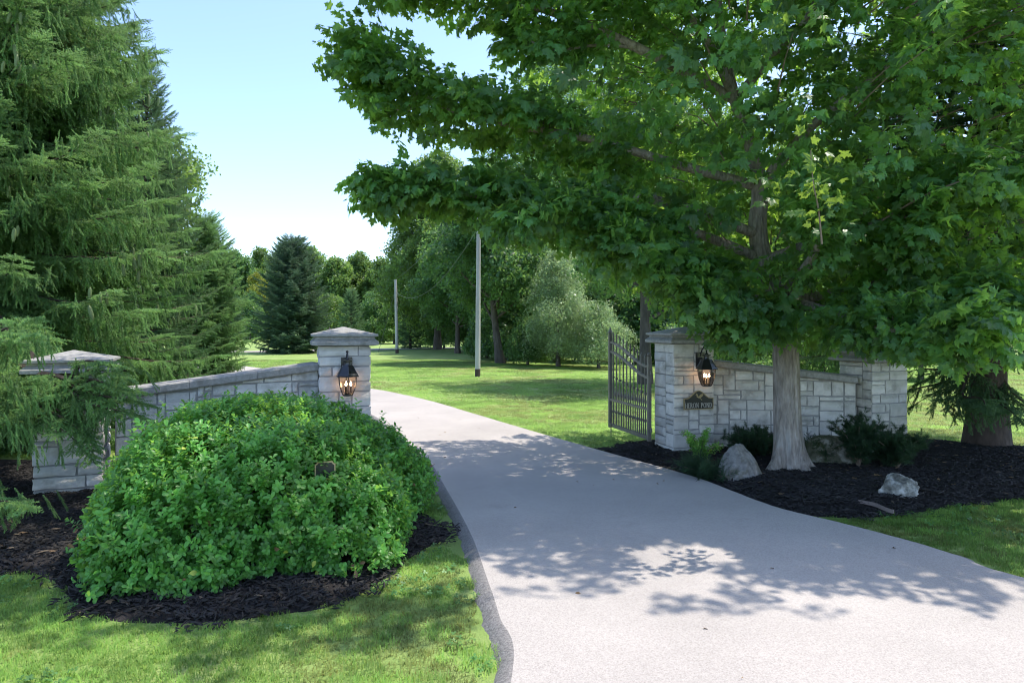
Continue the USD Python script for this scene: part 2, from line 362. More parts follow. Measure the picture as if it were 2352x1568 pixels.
slab, edge_ = ribbon_solid(le_, re_, 0.055, 0.095)
struct('driveway', slab, MAT['asphalt'])
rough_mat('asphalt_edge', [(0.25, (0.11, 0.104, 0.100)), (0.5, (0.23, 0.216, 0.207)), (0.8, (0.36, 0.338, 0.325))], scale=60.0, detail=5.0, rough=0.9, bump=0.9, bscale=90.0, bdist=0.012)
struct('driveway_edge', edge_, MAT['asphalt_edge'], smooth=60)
fr = spline([(-40, 40), (-26, 42.5), (-17, 44.6), (-10, 49), (-5, 52), (0, 53.6), (10, 55), (30, 56)], 10)
t_ = np.gradient(fr, axis=0); n_ = np.stack([-t_[:, 1], t_[:, 0]], 1); n_ /= np.linalg.norm(n_, axis=1, keepdims=True)
struct('far_driveway', ribbon_solid(fr + n_ * 1.3, fr - n_ * 1.3, 0.03, 0.1)[0], MAT['asphalt'])

ls = np.linspace(-60, 60, 61)
far = [-900, -500, -250, -120]
gx = np.concatenate([far, ls, [-k for k in far[::-1]]]); gy = np.concatenate([far, ls, [90, 120, 250, 500, 900]])
X, Y = np.meshgrid(gx, gy); nx = len(gx)
k = (np.arange(len(gy) - 1)[:, None] * nx + np.arange(nx - 1)[None]).ravel()
struct('lawn_ground', trimesh.Trimesh(np.stack([X.ravel(), Y.ravel(), np.zeros(X.size)], 1), np.vstack([np.stack([k, k + 1, k + nx + 1], 1), np.stack([k, k + nx + 1, k + nx], 1)]), process=False), MAT['lawn_soil'])

bed_l = Polygon(spline(gp([(-420, 1300), (0, 1322), (95, 1327), (165, 1392), (250, 1431), (420, 1436), (620, 1420), (780, 1390), (870, 1345), (960, 1275), (1046, 1222)]) + [(-0.85, 5.95), (-1.05, 7.0), (-1.3, 8.3), (-1.6, 9.0), (-3, 8.9), (-5, 8.4), (-8, 8.6), (-10, 8.0), (-9, 5.2)], 6)).buffer(0)
bed_r = Polygon(spline(gp([(1372, 1037), (1600, 1103), (1800, 1177), (1860, 1186), (1950, 1191), (2050, 1186), (2200, 1166), (2352, 1150), (2900, 1120)]) + [(9.8, 8.5), (9.0, 9.6)] + gp([(2352, 1033), (2090, 1012)]) + [(5.0, 9.9), (3.2, 9.8), (2.0, 9.7), (1.6, 9.5)], 6)).buffer(0)
BEDS = shapely.union_all([bed_l, bed_r]).difference(DRIVE.buffer(-0.02))


def bed_z(p, poly):
    d = np.array([poly.exterior.distance(Point(*q)) for q in p])
    return np.minimum(d * 0.16, 0.06) + 0.008 + 0.035 * (meshkit.fbm(np.column_stack([p * 1.7, np.zeros(len(p))]), 3, 5) - 0.35) * np.minimum(d * 4, 1)


def bed_mesh(poly, step=0.14):
    x0, y0, x1, y1 = poly.bounds
    gx, gy = np.meshgrid(np.arange(x0, x1, step), np.arange(y0, y1, step))
    rng = np.random.default_rng(2)
    pts = np.column_stack([gx.ravel(), gy.ravel()]) + rng.uniform(-0.04, 0.04, (gx.size, 2))
    pts = pts[shapely.contains_xy(poly.buffer(-0.05), pts[:, 0], pts[:, 1])]
    ring = np.array([poly.exterior.interpolate(s).coords[0] for s in np.arange(0, poly.exterior.length, 0.1)])
    p = np.vstack([ring, pts])
    tri = Delaunay(p).simplices
    c = p[tri].mean(1)
    tri = tri[shapely.contains_xy(poly, c[:, 0], c[:, 1])]
    z = bed_z(p, poly); z[:len(ring)] = -0.01
    m = trimesh.Trimesh(np.column_stack([p, z]), tri, process=False)
    m.fix_normals()
    if m.face_normals[:, 2].mean() < 0:
        m.invert()
    return m


bl = max(getattr(bed_l.difference(DRIVE), 'geoms', [bed_l.difference(DRIVE)]), key=lambda g: g.area)
br = max(getattr(bed_r.difference(DRIVE), 'geoms', [bed_r.difference(DRIVE)]), key=lambda g: g.area)
struct('mulch_bed_ground', bed_mesh(bl), MAT['mulch_soil'], smooth=True)
struct('mulch_bed_ground', bed_mesh(br), MAT['mulch_soil'], smooth=True)


def bed_height(x, y):
    for poly in (bl, br):
        if poly.contains(Point(x, y)):
            return float(bed_z(np.array([[x, y]]), poly)[0])
    return 0.0


# ------------------------------------------------------------------ masonry
S = 0.58
rngm = np.random.default_rng(11)


def ashlar(w, h, rng, cw=0.072, ch=0.058):
    """Random coursed stones covering w x h: list of (x0, x1, z0, z1)."""
    nx, nz = max(2, round(w / cw)), max(2, round(h / ch))
    cw, ch = w / nx, h / nz
    used = np.zeros((nz, nx), bool); out = []
    for j in range(nz):
        for i in range(nx):
            if used[j, i]:
                continue
            bw, bh = int(rng.choice([2, 3, 3, 4, 4, 5, 6])), int(rng.choice([1, 2, 2, 2, 2, 3, 3]))
            if bh == 3:
                bw = min(bw, 4)
            if bh == 1 and bw < 3:
                bw = 3
            k = 0
            while i + k < nx and k < bw and not used[j, i + k]:
                k += 1
            bw = k
            if i + bw == nx - 1 and not used[j, nx - 1]:
                bw += 1
            bh = min(bh, nz - j)
            if bw == 1:
                bh = min(2, nz - j)
            used[j:j + bh, i:i + bw] = True
            out.append((i * cw, (i + bw) * cw, j * ch, (j + bh) * ch))
    return out


def stone_mesh(x0, x1, z00, z01, z10, z11, depth, rng, joint=0.008):
    """A rock-faced stone in the plane y = 0, its face towards -y: bottom z00 (left) z10 (right), top z01, z11."""
    n, m = 5, 4
    a, b = np.meshgrid(np.linspace(0, 1, n), np.linspace(0, 1, m))
    jx = joint * (1 + rng.uniform(-0.4, 0.5)); xx0, xx1 = x0 + jx, x1 - jx
    x = xx0 + (xx1 - xx0) * a
    lo = (z00 + (z10 - z00) * a) + jx; hi = (z01 + (z11 - z01) * a) - jx
    z = lo + (hi - lo) * b
    edge = np.minimum.reduce([a, 1 - a, b, 1 - b]) < 1e-6
    f = meshkit.fbm(np.stack([x * 9 + rng.uniform(0, 99), z * 14, np.full_like(x, rng.uniform(0, 99))], -1), 3, 1)
    y = -depth * (0.75 + 0.65 * f)
    y = np.where(edge, -depth * (0.25 + 0.25 * f), y)
    x = x + np.where(edge, rng.normal(0, 0.0022, x.shape), 0); z = z + np.where(edge, rng.normal(0, 0.0022, z.shape), 0)
    front = np.stack([x, y, z], -1).reshape(-1, 3)
    k = (np.arange(m - 1)[:, None] * n + np.arange(n - 1)[None]).ravel()
    q = np.stack([k, k + 1, k + n + 1, k + n], 1)
    ring = np.concatenate([np.arange(n), np.arange(1, m) * n + n - 1, (m - 1) * n + np.arange(n - 2, -1, -1), np.arange(m - 2, 0, -1) * n])
    back = front[ring].copy(); back[:, 1] = 0.012
    o = len(front); r = np.arange(len(ring)); r2 = (r + 1) % len(ring)
    q2 = np.stack([ring[r2], ring[r], o + r, o + r2], 1)
    return MB().add(np.vstack([front, back]), np.vstack([q, q2])).mesh()


def face_frame(p0, p1):
    """Local x from p0 to p1, local -y outward to the viewer's side of that walk (right-hand turn)."""
    e = unit(np.append(np.asarray(p1) - np.asarray(p0), 0.0)); up = np.array([0, 0, 1.0]); y = np.cross(up, e)
    return np.stack([e, y, up], 1)


def place(m, F, o):
    return trimesh.Trimesh(m.vertices @ F.T + np.asarray(o), m.faces, process=False)


DEPTH = 0.022


def pillar(name, corner, phi, h, label, base_z=0.0):
    """corner: front left; phi: heading of the front face; h: height of the shaft."""
    cs, sn = math.cos(phi), math.sin(phi)
    e1, e2 = np.array([cs, sn]), np.array([-sn, cs])
    c = np.asarray(corner, float)
    ctr = c + (e1 + e2) * S / 2
    t = thing(name, label, 'pillar', (ctr[0], ctr[1], 0), phi, 'stone entrance pillars')
    half = S / 2 - DEPTH
    core = trimesh.creation.box([2 * half, 2 * half, h + 0.1]); core.apply_translation([0, 0, h / 2 - 0.05])
    obj('core', core, MAT['mortar'], t)
    A = S / 2
    faces = [((-A, -half), (A, -half), S), ((A - DEPTH, -half), (A - DEPTH, half), 2 * half), ((-half, half), (-half, -half), 2 * half)]
    for (p0, p1, w) in faces:
        F = face_frame(p0, p1)
        for (x0, x1, z0, z1) in ashlar(w, h, rngm):
            st = stone_mesh(x0, x1, z0, z1, z0, z1, DEPTH, rngm)
            obj('stone', place(st, F, (p0[0], p0[1], base_z)), MAT['limestone'], t, smooth=35)
    # cap: two projecting bands with a cove between, and a low pyramid
    prof = [(A + 0.005, 0), (A + 0.075, 0.012), (A + 0.078, 0.045), (A + 0.035, 0.085), (A + 0.035, 0.10), (A + 0.07, 0.112), (A + 0.07, 0.135), (0.012, 0.218)]
    mb = MB()
    r2 = math.sqrt(2)
    pv = [(p * r2, z) for p, z in prof] + [(0.0, 0.219)]
    mb.lathe([(0.0, 0.0)] + pv, (0, 0, h), sides=4, phase=math.pi / 4)
    obj('cap', mb.mesh().subdivide(), MAT['cast_stone'], t, smooth=20)
    return t, ctr, e1, e2


PL = math.radians(18)
in_l = (np.array([-2.158, 7.62]), PL)
in_r = (np.array([2.04, 8.60]), math.radians(15))
out_l = (np.array([-4.48, 6.36]), math.radians(23))
out_r = (np.array([4.49, 8.50]), math.radians(18))
pillar_il, c_il, e1_il, e2_il = pillar('gate_pillar', *in_l, 1.43, 'light grey stone gate pillar with a lantern, left of the driveway')
pillar_ir, c_ir, e1_ir, e2_ir = pillar('gate_pillar', *in_r, 1.43, 'light grey stone pillar carrying a black name sign and lit lantern')
pillar_ol, c_ol, e1_ol, e2_ol = pillar('gate_pillar', *out_l, 1.20, 'low stone end pillar half hidden by spruce branches at left')
pillar_or, c_or, e1_or, e2_or = pillar('gate_pillar', *out_r, 1.20, 'low stone end pillar behind the maple, at right end of the wall')


def wall(name, p0, p1, h0, h1, label, thick=0.26):
    p0, p1 = np.asarray(p0), np.asarray(p1)
    L = np.linalg.norm(p1 - p0)
    F2 = face_frame(p0, p1)
    ang = math.atan2(F2[1, 0], F2[0, 0])
    t = thing(name, label, 'stone wall', (p0[0], p0[1], 0), ang, 'sloping stone wing walls')
    hh = thick / 2 - DEPTH
    v = np.array([[0, -hh, -.05], [L, -hh, -.05], [L, hh, -.05], [0, hh, -.05], [0, -hh, h0], [L, -hh, h1], [L, hh, h1], [0, hh, h0]])
    f = np.array([[0, 3, 2, 1], [4, 5, 6, 7], [0, 1, 5, 4], [1, 2, 6, 5], [2, 3, 7, 6], [3, 0, 4, 7]])
    obj('core', MB().add(v, f), MAT['mortar'], t)
    F = face_frame((0, 0), (1, 0))
    top = lambda x: h0 + (h1 - h0) * x / L
    for (x0, x1, z0, z1) in ashlar(L, max(h0, h1), rngm, 0.075, 0.062):
        a, b = min(z1, top(x0)), min(z1, top(x1))
        if min(a, b) - z0 < 0.03:
            continue
        st = stone_mesh(x0, x1, z0, a, z0, b, DEPTH, rngm)
        obj('stone', place(st, F, (0, -hh, 0)), MAT['limestone'], t, smooth=35)
    # coping of several lengths
    n = 3
    for k in range(n):
        x0, x1 = L * k / n + 0.0015, L * (k + 1) / n - 0.0015
        w2, ct = thick / 2 + 0.05, 0.085
        sec = [(-w2, 0.012), (-w2 + .012, 0), (w2 - .012, 0), (w2, 0.012), (w2, ct - .015), (w2 - .015, ct), (-w2 + .015, ct), (-w2, ct - .015)]
        vv, nn = [], len(sec)
        for x in (x0, x1):
            vv += [(x, y, z + top(x)) for y, z in sec]
        k8 = np.arange(nn)
        mb = MB().add(vv, np.stack([k8, (k8 + 1) % nn, nn + (k8 + 1) % nn, nn + k8], 1))
        mb.add(vv[:nn], [[0, i + 1, i] for i in range(1, nn - 1)]).add(vv[nn:], [[0, i, i + 1] for i in range(1, nn - 1)])
        m = mb.mesh(); m.merge_vertices(); m.fix_normals()
        obj('coping', m, MAT['cast_stone'], t, smooth=25)
    return t


wall('wing_wall', (-4.0, 6.88), (-2.262, 7.88), 0.935, 1.155, 'left stone wall sloping up behind the round bush')
wall('wing_wall', (2.54, 9.02), (4.385, 8.78), 1.145, 0.935, 'right stone wall sloping down behind the maple trunk')


# ------------------------------------------------------------------ lanterns
def lantern(pos, ang, label):
    """Hangs on a wall whose outward direction is local -y; pos: on the wall face at the glass bottom."""
    t = thing('wall_lantern', label, 'lantern', pos, ang, 'lit wall lanterns')
    oy = -0.165
    ctr = np.array([0, oy, 0.0])
    n, ph = 6, math.pi / 6
    prof = [(0.058, 0.0), (0.078, 0.045), (0.094, 0.095), (0.103, 0.145), (0.108, 0.20)]
    # glass panes, each slightly inside the ribs
    for k in range(n):
        a0, a1 = ph + k * 2 * math.pi / n, ph + (k + 1) * 2 * math.pi / n
        v, q = [], []
        for r, z in prof:
            v += [(r * 0.985 * math.cos(a0), r * 0.985 * math.sin(a0) + oy, z), (r * 0.985 * math.cos(a1), r * 0.985 * math.sin(a1) + oy, z)]
        q = [[2 * i, 2 * i + 1, 2 * i + 3, 2 * i + 2] for i in range(len(prof) - 1)]
        obj('glass_pane', MB().add(v, q), MAT['lantern_glass'], t)
    fr = MB()
    for k in range(n):
        a = ph + k * 2 * math.pi / n
        fr.tube([(r * math.cos(a), r * math.sin(a) + oy, z) for r, z in prof], 0.0045, 5)
    fr.lathe([(0.0, -0.012), (0.045, -0.012), (0.062, -0.004), (0.062, 0.006), (0.0, 0.006)], ctr, 6, ph)
    obj('frame', fr, MAT['lantern_metal'], t)
    rf = MB().lathe([(0.0, 0.203), (0.127, 0.203), (0.131, 0.214), (0.122, 0.226), (0.112, 0.236), (0.088, 0.275), (0.070, 0.312), (0.060, 0.33), (0.0, 0.33)], ctr, 6, ph)
    for k in range(n):
        a = ph + k * 2 * math.pi / n
        rf.tube([(r * math.cos(a), r * math.sin(a) + oy, z) for r, z in ((0.122, .228), (0.112, .238), (0.088, 0.277), (0.07, .314))], 0.004, 4)
    for k in range(24):
        a = k * 2 * math.pi / 24
        rr = 0.129 * math.cos(math.pi / 6) / math.cos(((a - ph) % (math.pi / 3)) - math.pi / 6)
        m = trimesh.creation.icosphere(1, 0.006); rf.add(m.vertices + np.array([rr * math.cos(a), rr * math.sin(a) + oy, 0.208]), m.faces)
    obj('roof', rf, MAT['lantern_metal'], t)
    nk = MB().lathe([(0.0, 0.33), (0.034, 0.33), (0.03, 0.345), (0.03, 0.366), (0.052, 0.374), (0.052, 0.384), (0.02, 0.395), (0.011, 0.41), (0.0, 0.413)], ctr, 12)
    obj('collar', nk, MAT['lantern_metal'], t, smooth=40)
    am = MB().tube([(0, -0.012, 0.335), (0, -0.03, 0.40), (0, -0.06, 0.448), (0, -0.105, 0.468), (0, -0.145, 0.458), (0, -0.163, 0.435), (0, oy, 0.408)], 0.0085, 8)
    am.lathe([(0, .462), (.013, .468), (.016, .478), (.008, .488), (0, .492)], (0, -0.105, 0), 10)
    obj('arm', am, MAT['lantern_metal'], t, smooth=40)
    bp = MB().box((0, -0.012, 0.315), (0.12, 0.018, 0.19)).box((0, -0.022, 0.315), (0.10, 0.008, 0.17))
    bp.box((0, -0.05, 0.335), (0.02, 0.06, 0.02))
    obj('back_plate', bp, MAT['lantern_metal'], t)
    for k in range(3):
        a = math.pi / 2 + k * 2 * math.pi / 3 + 0.4
        c = ctr + np.array([0.034 * math.cos(a), 0.034 * math.sin(a), 0])
        obj('candle', MB().lathe([(0.0, 0.02), (0.014, 0.02), (0.014, 0.03), (0.0095, 0.034), (0.0095, 0.10), (0, 0.10)], c, 8), MAT['candle_tube'], t, smooth=40)
        obj('bulb', MB().lathe([(0.0, 0.10), (0.007, 0.103), (0.012, 0.116), (0.0095, 0.13), (0.003, 0.148), (0, 0.152)], c, 8), MAT['bulb_light'], t, smooth=True)
    obj('stem', MB().lathe([(0, 0.004), (0.03, 0.004), (0.03, 0.018), (0.01, 0.03), (0, 0.032)], ctr, 8), MAT['lantern_metal'], t)
    return t


def on_face(c, e1, e2, along, out=0.0):
    p = c - e2 * (S / 2 + out) + e1 * along
    return p


p = on_face(c_il, e1_il, e2_il, 0.012, 0.004)
lantern((p[0], p[1], 0.895), PL, 'lit black lantern on the left gate pillar above the bush')
p = on_face(c_ir, e1_ir, e2_ir, 0.07, 0.004)
lantern((p[0], p[1], 0.915), math.radians(15), 'lit black lantern above the name sign on the right pillar')

# ------------------------------------------------------------------ name sign
p = on_face(c_ir, e1_ir, e2_ir, 0.045, 0.012)
t = thing('name_sign', 'black arched name plaque with gold rim and flying heron', 'sign', (p[0], p[1], 0.60), math.radians(15))


def arch(w, h0, h1, n=24):
    """Outline: straight sides to h0, ogee shoulders up to h1."""
    pts = [(-w / 2, 0), (w / 2, 0), (w / 2, h0)]
    for k in range(n + 1):
        s = 1 - 2 * k / n
        a = abs(s)
        b = 0.5 + 0.5 * math.cos(math.pi * min(1, a / 0.82))
        pts.append((s * w / 2, h0 + (h1 - h0) * b))
    pts.append((-w / 2, h0))
    return Polygon(pts).buffer(0)


def upright(m, dy=0.0):
    v = m.vertices.copy()
    return trimesh.Trimesh(np.column_stack([v[:, 0], dy - v[:, 2], v[:, 1]]), m.faces, process=False)


outer, inner = arch(0.42, 0.145, 0.242), arch(0.42, 0.145, 0.242).buffer(-0.010)
obj('plate', upright(trimesh.creation.extrude_polygon(outer.buffer(-0.002), 0.010, engine='earcut'), 0), MAT['sign_black'], t)
obj('rim', upright(trimesh.creation.extrude_polygon(outer.difference(inner), 0.014, engine='earcut'), 0.0005), MAT['sign_gold'], t)


def serif_text(txt, h, w_total, y0):
    """Thin-and-thick capitals with small serifs, cut as shapes."""
    def seg(a, b, w):
        return LineString([a, b]).buffer(w / 2, cap_style='flat')
    T, N, sf = 0.14, 0.075, 0.07
    def ser(x, y):
        return shapely.box(x - 0.13, y - sf / 2, x + 0.13, y + sf / 2)
    def bowl(cx, cy, rx, ry, full=True):
        o = shapely.affinity.scale(Point(0, 0).buffer(1, 24), rx, ry); i = shapely.affinity.scale(Point(0, 0).buffer(1, 24), rx - T, ry - N)
        r = o.difference(i)
        if not full:
            r = r.intersection(shapely.box(0, -9, 9, 9))
        return shapely.affinity.translate(r, cx, cy)
    g = {'H': (0.78, [seg((.14, 0), (.14, 1), T), seg((.64, 0), (.64, 1), T), seg((.14, .52), (.64, .52), N), ser(.14, .03), ser(.14, .97), ser(.64, .03), ser(.64, .97)]),
         'E': (0.62, [seg((.14, 0), (.14, 1), T), seg((.14, .96), (.55, .96), N), seg((.14, .52), (.47, .52), N), seg((.14, .04), (.57, .04), N), seg((.55, .82), (.55, 1), N), seg((.57, 0), (.57, .18), N), ser(.14, .03), ser(.14, .97)]),
         'R': (0.70, [seg((.14, 0), (.14, 1), T), bowl(.26, .74, .30, .26, False), seg((.14, .96), (.27, .96), N), seg((.14, .51), (.27, .51), N), seg((.32, .5), (.64, 0), T), ser(.14, .03), ser(.14, .97)]),
         'O': (0.86, [bowl(.43, .5, .39, .52)]),
         'N': (0.80, [seg((.14, 0), (.14, 1), N), seg((.66, 0), (.66, 1), N), seg((.12, 1), (.68, 0), T), ser(.14, .03), ser(.12, .97), ser(.66, .97)]),
         'P': (0.62, [seg((.14, 0), (.14, 1), T), bowl(.26, .73, .32, .27, False), seg((.14, .96), (.27, .96), N), seg((.14, .49), (.27, .49), N), ser(.14, .03), ser(.14, .97)]),
         'D': (0.80, [seg((.14, 0), (.14, 1), T), bowl(.26, .5, .48, .5, False), seg((.14, .96), (.28, .96), N), seg((.14, .04), (.28, .04), N)]),
         ' ': (0.5, [])}
    x, out = 0.0, []
    for ch in txt:
        w, parts = g[ch]
        if parts:
            out.append(shapely.affinity.translate(shapely.union_all(parts), x, 0))
        x += w + 0.04
    s = w_total / x
    sh = [shapely.affinity.affine_transform(q, [s, 0, 0, h, -w_total / 2, y0]) for q in out]
    return [trimesh.util.concatenate([trimesh.creation.extrude_polygon(k, 0.004, engine='earcut') for k in getattr(q, 'geoms', [q])]) for q in sh]


import shapely.affinity
for m in serif_text('HERON POND', 0.062, 0.385, 0.022):
    obj('letter', upright(m, -0.0101), MAT['sign_letter'], t)
heron = shapely.union_all([
    Polygon([(-.055, .188), (-.025, .184), (-.012, .178), (-.022, .174)]),                         # bill
    Polygon([(-.028, .186), (-.020, .196), (-.030, .206), (-.034, .200), (-.036, .190)]),          # crest and head
    LineString([(-.024, .190), (-.016, .180), (-.024, .170), (-.020, .158), (-.004, .153)]).buffer(.0055),
    Polygon([(-.012, .165), (.010, .172), (.020, .188), (.052, .200), (.060, .190), (.066, .186), (.056, .178), (.058, .170), (.046, .164), (.030, .150), (.012, .142), (-.006, .146), (-.014, .154)]),
    LineString([(.014, .146), (.030, .136), (.044, .116)]).buffer(.0032)])
for k in getattr(heron, 'geoms', [heron]):
    obj('heron_emblem', upright(trimesh.creation.extrude_polygon(k, 0.004, engine='earcut'), -0.0101), MAT['sign_gold'], t)
for sx in (-0.192, 0.192):
    s_ = MB().lathe([(0.004, 0), (0.004, 0.003), (0.002, 0.004), (0, 0.004)], (0, 0, 0), 8).mesh()
    obj('screw', trimesh.Trimesh(upright(s_, -0.0101).vertices + np.array([sx, 0, 0.102]), s_.faces, process=False), MAT['sign_gold'], t)

# ------------------------------------------------------------------ gates
def gate(hinge, end, label, zb=0.17):
    hinge, end = np.asarray(hinge, float), np.asarray(end, float)
    L = np.linalg.norm(end - hinge)
    ang = math.atan2(*(end - hinge)[::-1])
    t = thing('iron_gate', label, 'gate', (hinge[0], hinge[1], 0), ang, 'iron driveway gates')
    M = MAT['gate_iron']
    def hp(x, drop):            # curved top rails: high and flat at the free end, low at the hinge
        s = np.clip(x / L, 0, 1); s = s * s * (3 - 2 * s)
        return 1.12 - drop + 0.30 * s
    def bar(x0, z0, x1, z1, w, d=None):
        v = np.array([x1 - x0, 0, z1 - z0]); l = np.linalg.norm(v); ex = v / l; ez = np.cross(ex, [0, 1, 0.0]) * -1
        return ((x0 + x1) / 2, 0, (z0 + z1) / 2), (l, d or w, w), np.stack([ex, [0, 1, 0], ez], 1)
    def spear(mb, x, z, h, r):
        mb.lathe([(0, 0), (r * 0.8, 0.0), (r * 1.7, h * 0.25), (r * 0.9, h * 0.5), (0, h)], (x, 0, z), 6)
    ps = MB().box((0.024, 0, (1.26 + zb - .02) / 2), (0.045, 0.045, 1.26 - zb + .02)); ps.add(*(lambda m: (m.vertices + [0.024, 0, 1.285], m.faces))(trimesh.creation.icosphere(2, 0.026)))
    obj('post', ps, M, t)
    ps = MB().box((L - 0.024, 0, (1.53 + zb - .02) / 2), (0.048, 0.048, 1.53 - zb + .02)); spear(ps, L - 0.024, 1.53, 0.12, 0.024)
    obj('post', ps, M, t)
    for drop in (0.0, 0.14):
        xs = np.linspace(0.047, L - 0.049, 16); mb = MB()
        for a, b in zip(xs[:-1], xs[1:]):
            mb.box(*bar(a - .001, hp(a, drop), b + .001, hp(b, drop), 0.030, 0.034 + 0.0))
        obj('top_rail', mb, M, t)
    obj('mid_rail', MB().box((L / 2, 0, 0.565), (L - 0.098, 0.034, 0.03)), M, t)
    obj('bottom_rail', MB().box((L / 2, 0, zb + 0.02), (L - 0.098, 0.042, 0.045)), M, t)
    n = 10
    for k in range(n):
        x = 0.05 + (L - 0.10) * (k + 0.75) / (n + 0.5)
        top = hp(x, 0) + 0.10
        mb = MB().box((x, 0, (zb + 0.03 + top) / 2), (0.014, 0.014, top - zb - 0.03)); spear(mb, x, top, 0.07, 0.009)
        mb.box((x, 0, 0.76 + 0.16 * (k / n)), (0.032, 0.032, 0.03)) if k % 1 == 0 else None
        obj('picket', mb, M, t)
        x2 = x - (L - 0.10) / (n + 0.5) / 2
        mb = MB().box((x2, 0, (zb + 0.03 + 0.63) / 2), (0.013, 0.013, 0.63 - zb - 0.03)); spear(mb, x2, 0.63, 0.13, 0.011); mb.box((x2, 0, 0.64), (0.028, 0.028, 0.018))
        obj('short_picket', mb, M, t)
        for q in (x, x2):
            pass
        obj('collar', MB().lathe([(0.008, -0.022), (0.018, -0.014), (0.018, -0.005), (0.024, 0), (0.018, 0.005), (0.018, 0.014), (0.008, 0.022)], (x, 0, 0.40), 8), M, t)
    obj('hinge', MB().box((-0.018, 0, 0.30), (0.05, 0.02, 0.05)), M, t)
    obj('hinge', MB().box((-0.018, 0, 1.05), (0.05, 0.02, 0.05)), M, t)
    obj('drop_rod', MB().tube([(L - 0.12, 0.03, 0.03), (L - 0.12, 0.03, 0.5)], 0.007, 6), M, t)
    return t


gate((1.805, 8.93), (1.462, 10.22), 'dark iron gate leaf standing open beside the pillar with name sign')
gate((-1.96, 8.40), (-2.565, 9.58), 'iron gate leaf hidden behind left pillar, only its pointed tip showing')

# ------------------------------------------------------------------ small sign in the bush
q = P(747, 1080, 4.76)
t = thing('bush_sign', 'small black notched sign with gold border peeking from the bush', 'sign', (q[0], q[1], 0), math.radians(12))
o_ = shapely.box(-0.07, -0.065, 0.07, 0.065)
for cx_, cy_ in ((-.07, .065), (.07, .065), (-.07, -.065), (.07, -.065)):
    o_ = o_.difference(Point(cx_, cy_).buffer(0.018, 8))
cz = q[2]
def lift(m, dy):
    m = upright(m, dy); m.vertices[:, 2] += cz; return m
obj('panel', lift(trimesh.creation.extrude_polygon(o_.buffer(-.001), .008, engine='earcut'), 0), MAT['sign_black'], t)
obj('border', lift(trimesh.creation.extrude_polygon(o_.difference(o_.buffer(-0.009)), .011, engine='earcut'), 0.0005), MAT['sign_gold'], t)
obj('stake', MB().tube([(0, 0.012, -0.02), (0, 0.012, cz)], 0.009, 6), MAT['lantern_metal'], t)

# ------------------------------------------------------------------ utility poles and wires
def pole(base, top, r0, r1, label):
    t = thing('utility_pole', label, 'utility pole', (base[0], base[1], 0), 0, 'wooden utility poles')
    d = np.asarray(top) - np.asarray(base)
    zs = np.array([0.26, 1, 2, 3, 4, 5, 6, 7, 8]); H = d[2]
    zs = np.append(zs[zs < H - 0.3], H)
    obj('shaft', MB().tube([d * z / H for z in zs], r0 + (r1 - r0) * zs / H, 14), MAT['pole_wood'], t, smooth=40)
    zs = np.array([-0.2, 0.0, 0.259])
    obj('tarred_foot', MB().tube([d * z / H for z in zs], r0 * 1.01, 14), MAT['pole_tar'], t, smooth=40)
    obj('bracket', MB().box(d * 0.985 + [-0.1, 0, 0], (0.14, 0.03, 0.03)).box(d * 0.985 + [-0.16, 0, 0.03], (0.03, 0.03, 0.08)), MAT['cable'], t)
    return np.asarray(top)


b1 = G(1097, 865); p1 = P(1100, 433, b1[1])
pole(b1, p1, 0.088, 0.062, 'tall weathered pole standing on the lawn right of the driveway')
b2 = G(912, 811); p2 = P(908.5, 642, b2[1])
pole(b2, p2, 0.105, 0.08, 'distant pole by the far driveway, with wires and a guy line')


def wire(name, a, b, sag, r, label):
    a, b = np.asarray(a), np.asarray(b)
    s = np.linspace(0, 1, 24)[:, None]
    pts = a + (b - a) * s; pts[:, 2] -= (4 * sag * s * (1 - s))[:, 0]
    m = obj(name, MB().tube(pts, r, 5), MAT['cable'])
    tag(m, label, 'wire')


wire('utility_wire', P(1097, 434, b1[1]) + [-.07, 0, 0], P(906, 643, b2[1]), 0.35, 0.007, 'upper wire between the tops of the two poles')
wire('utility_wire', P(1093, 532, b1[1]), P(907, 668, b2[1]), 1.15, 0.008, 'lower sagging wire between the two poles')
wire('guy_wire', P(906, 672, b2[1]), G(869, 809), 0.02, 0.012, 'slanting guy wire from the distant pole down to the lawn')

# ------------------------------------------------------------------ foliage pieces
def maple_leaf(size, rng):
    half = np.array([(0, 0), (-.05, .16), (.02, .42), (.15, .30), (.24, .43), (.50, .58), (.46, .36), (.53, .17), (.70, .28), (.74, .13), (1.0, 0)])
    out = MB()
    droop, fold = rng.uniform(0.1, 0.35), rng.uniform(0.05, 0.25)
    for s in (1, -1):
        v, f = trimesh.creation.triangulate_polygon(Polygon(half), engine='earcut')
        v = v * size; x, y = v[:, 0], v[:, 1] * s
        z = -droop * x * x / size - fold * np.abs(y)
        out.add(np.column_stack([x, y, z]), f if s > 0 else f[:, ::-1])
    m = out.mesh(); m.merge_vertices()
    return m


def simple_leaf(size, width, rng, curve=0.2, fold=0.3):
    """Obovate leaf of eight triangles, x along its length."""
    xs = np.array([0.0, 0.28, 0.62, 0.88, 1.0]) * size
    w = np.array([0.06, 0.62, 1.0, 0.72, 0.08]) * width / 2
    z = -curve * xs**2 / size
    v = np.vstack([np.column_stack([xs, 0 * xs, z]), np.column_stack([xs, w, z + fold * w]), np.column_stack([xs, -w, z + fold * w])])
    f = []
    for i in range(4):
        f += [[i, i + 1, 5 + i + 1], [i, 5 + i + 1, 5 + i], [i, 10 + i, 10 + i + 1], [i, 10 + i + 1, i + 1]]
    return trimesh.Trimesh(v, np.array(f), process=False)


def rot_to(x, up):
    return frames(np.asarray([x]), np.asarray([up]))[0]


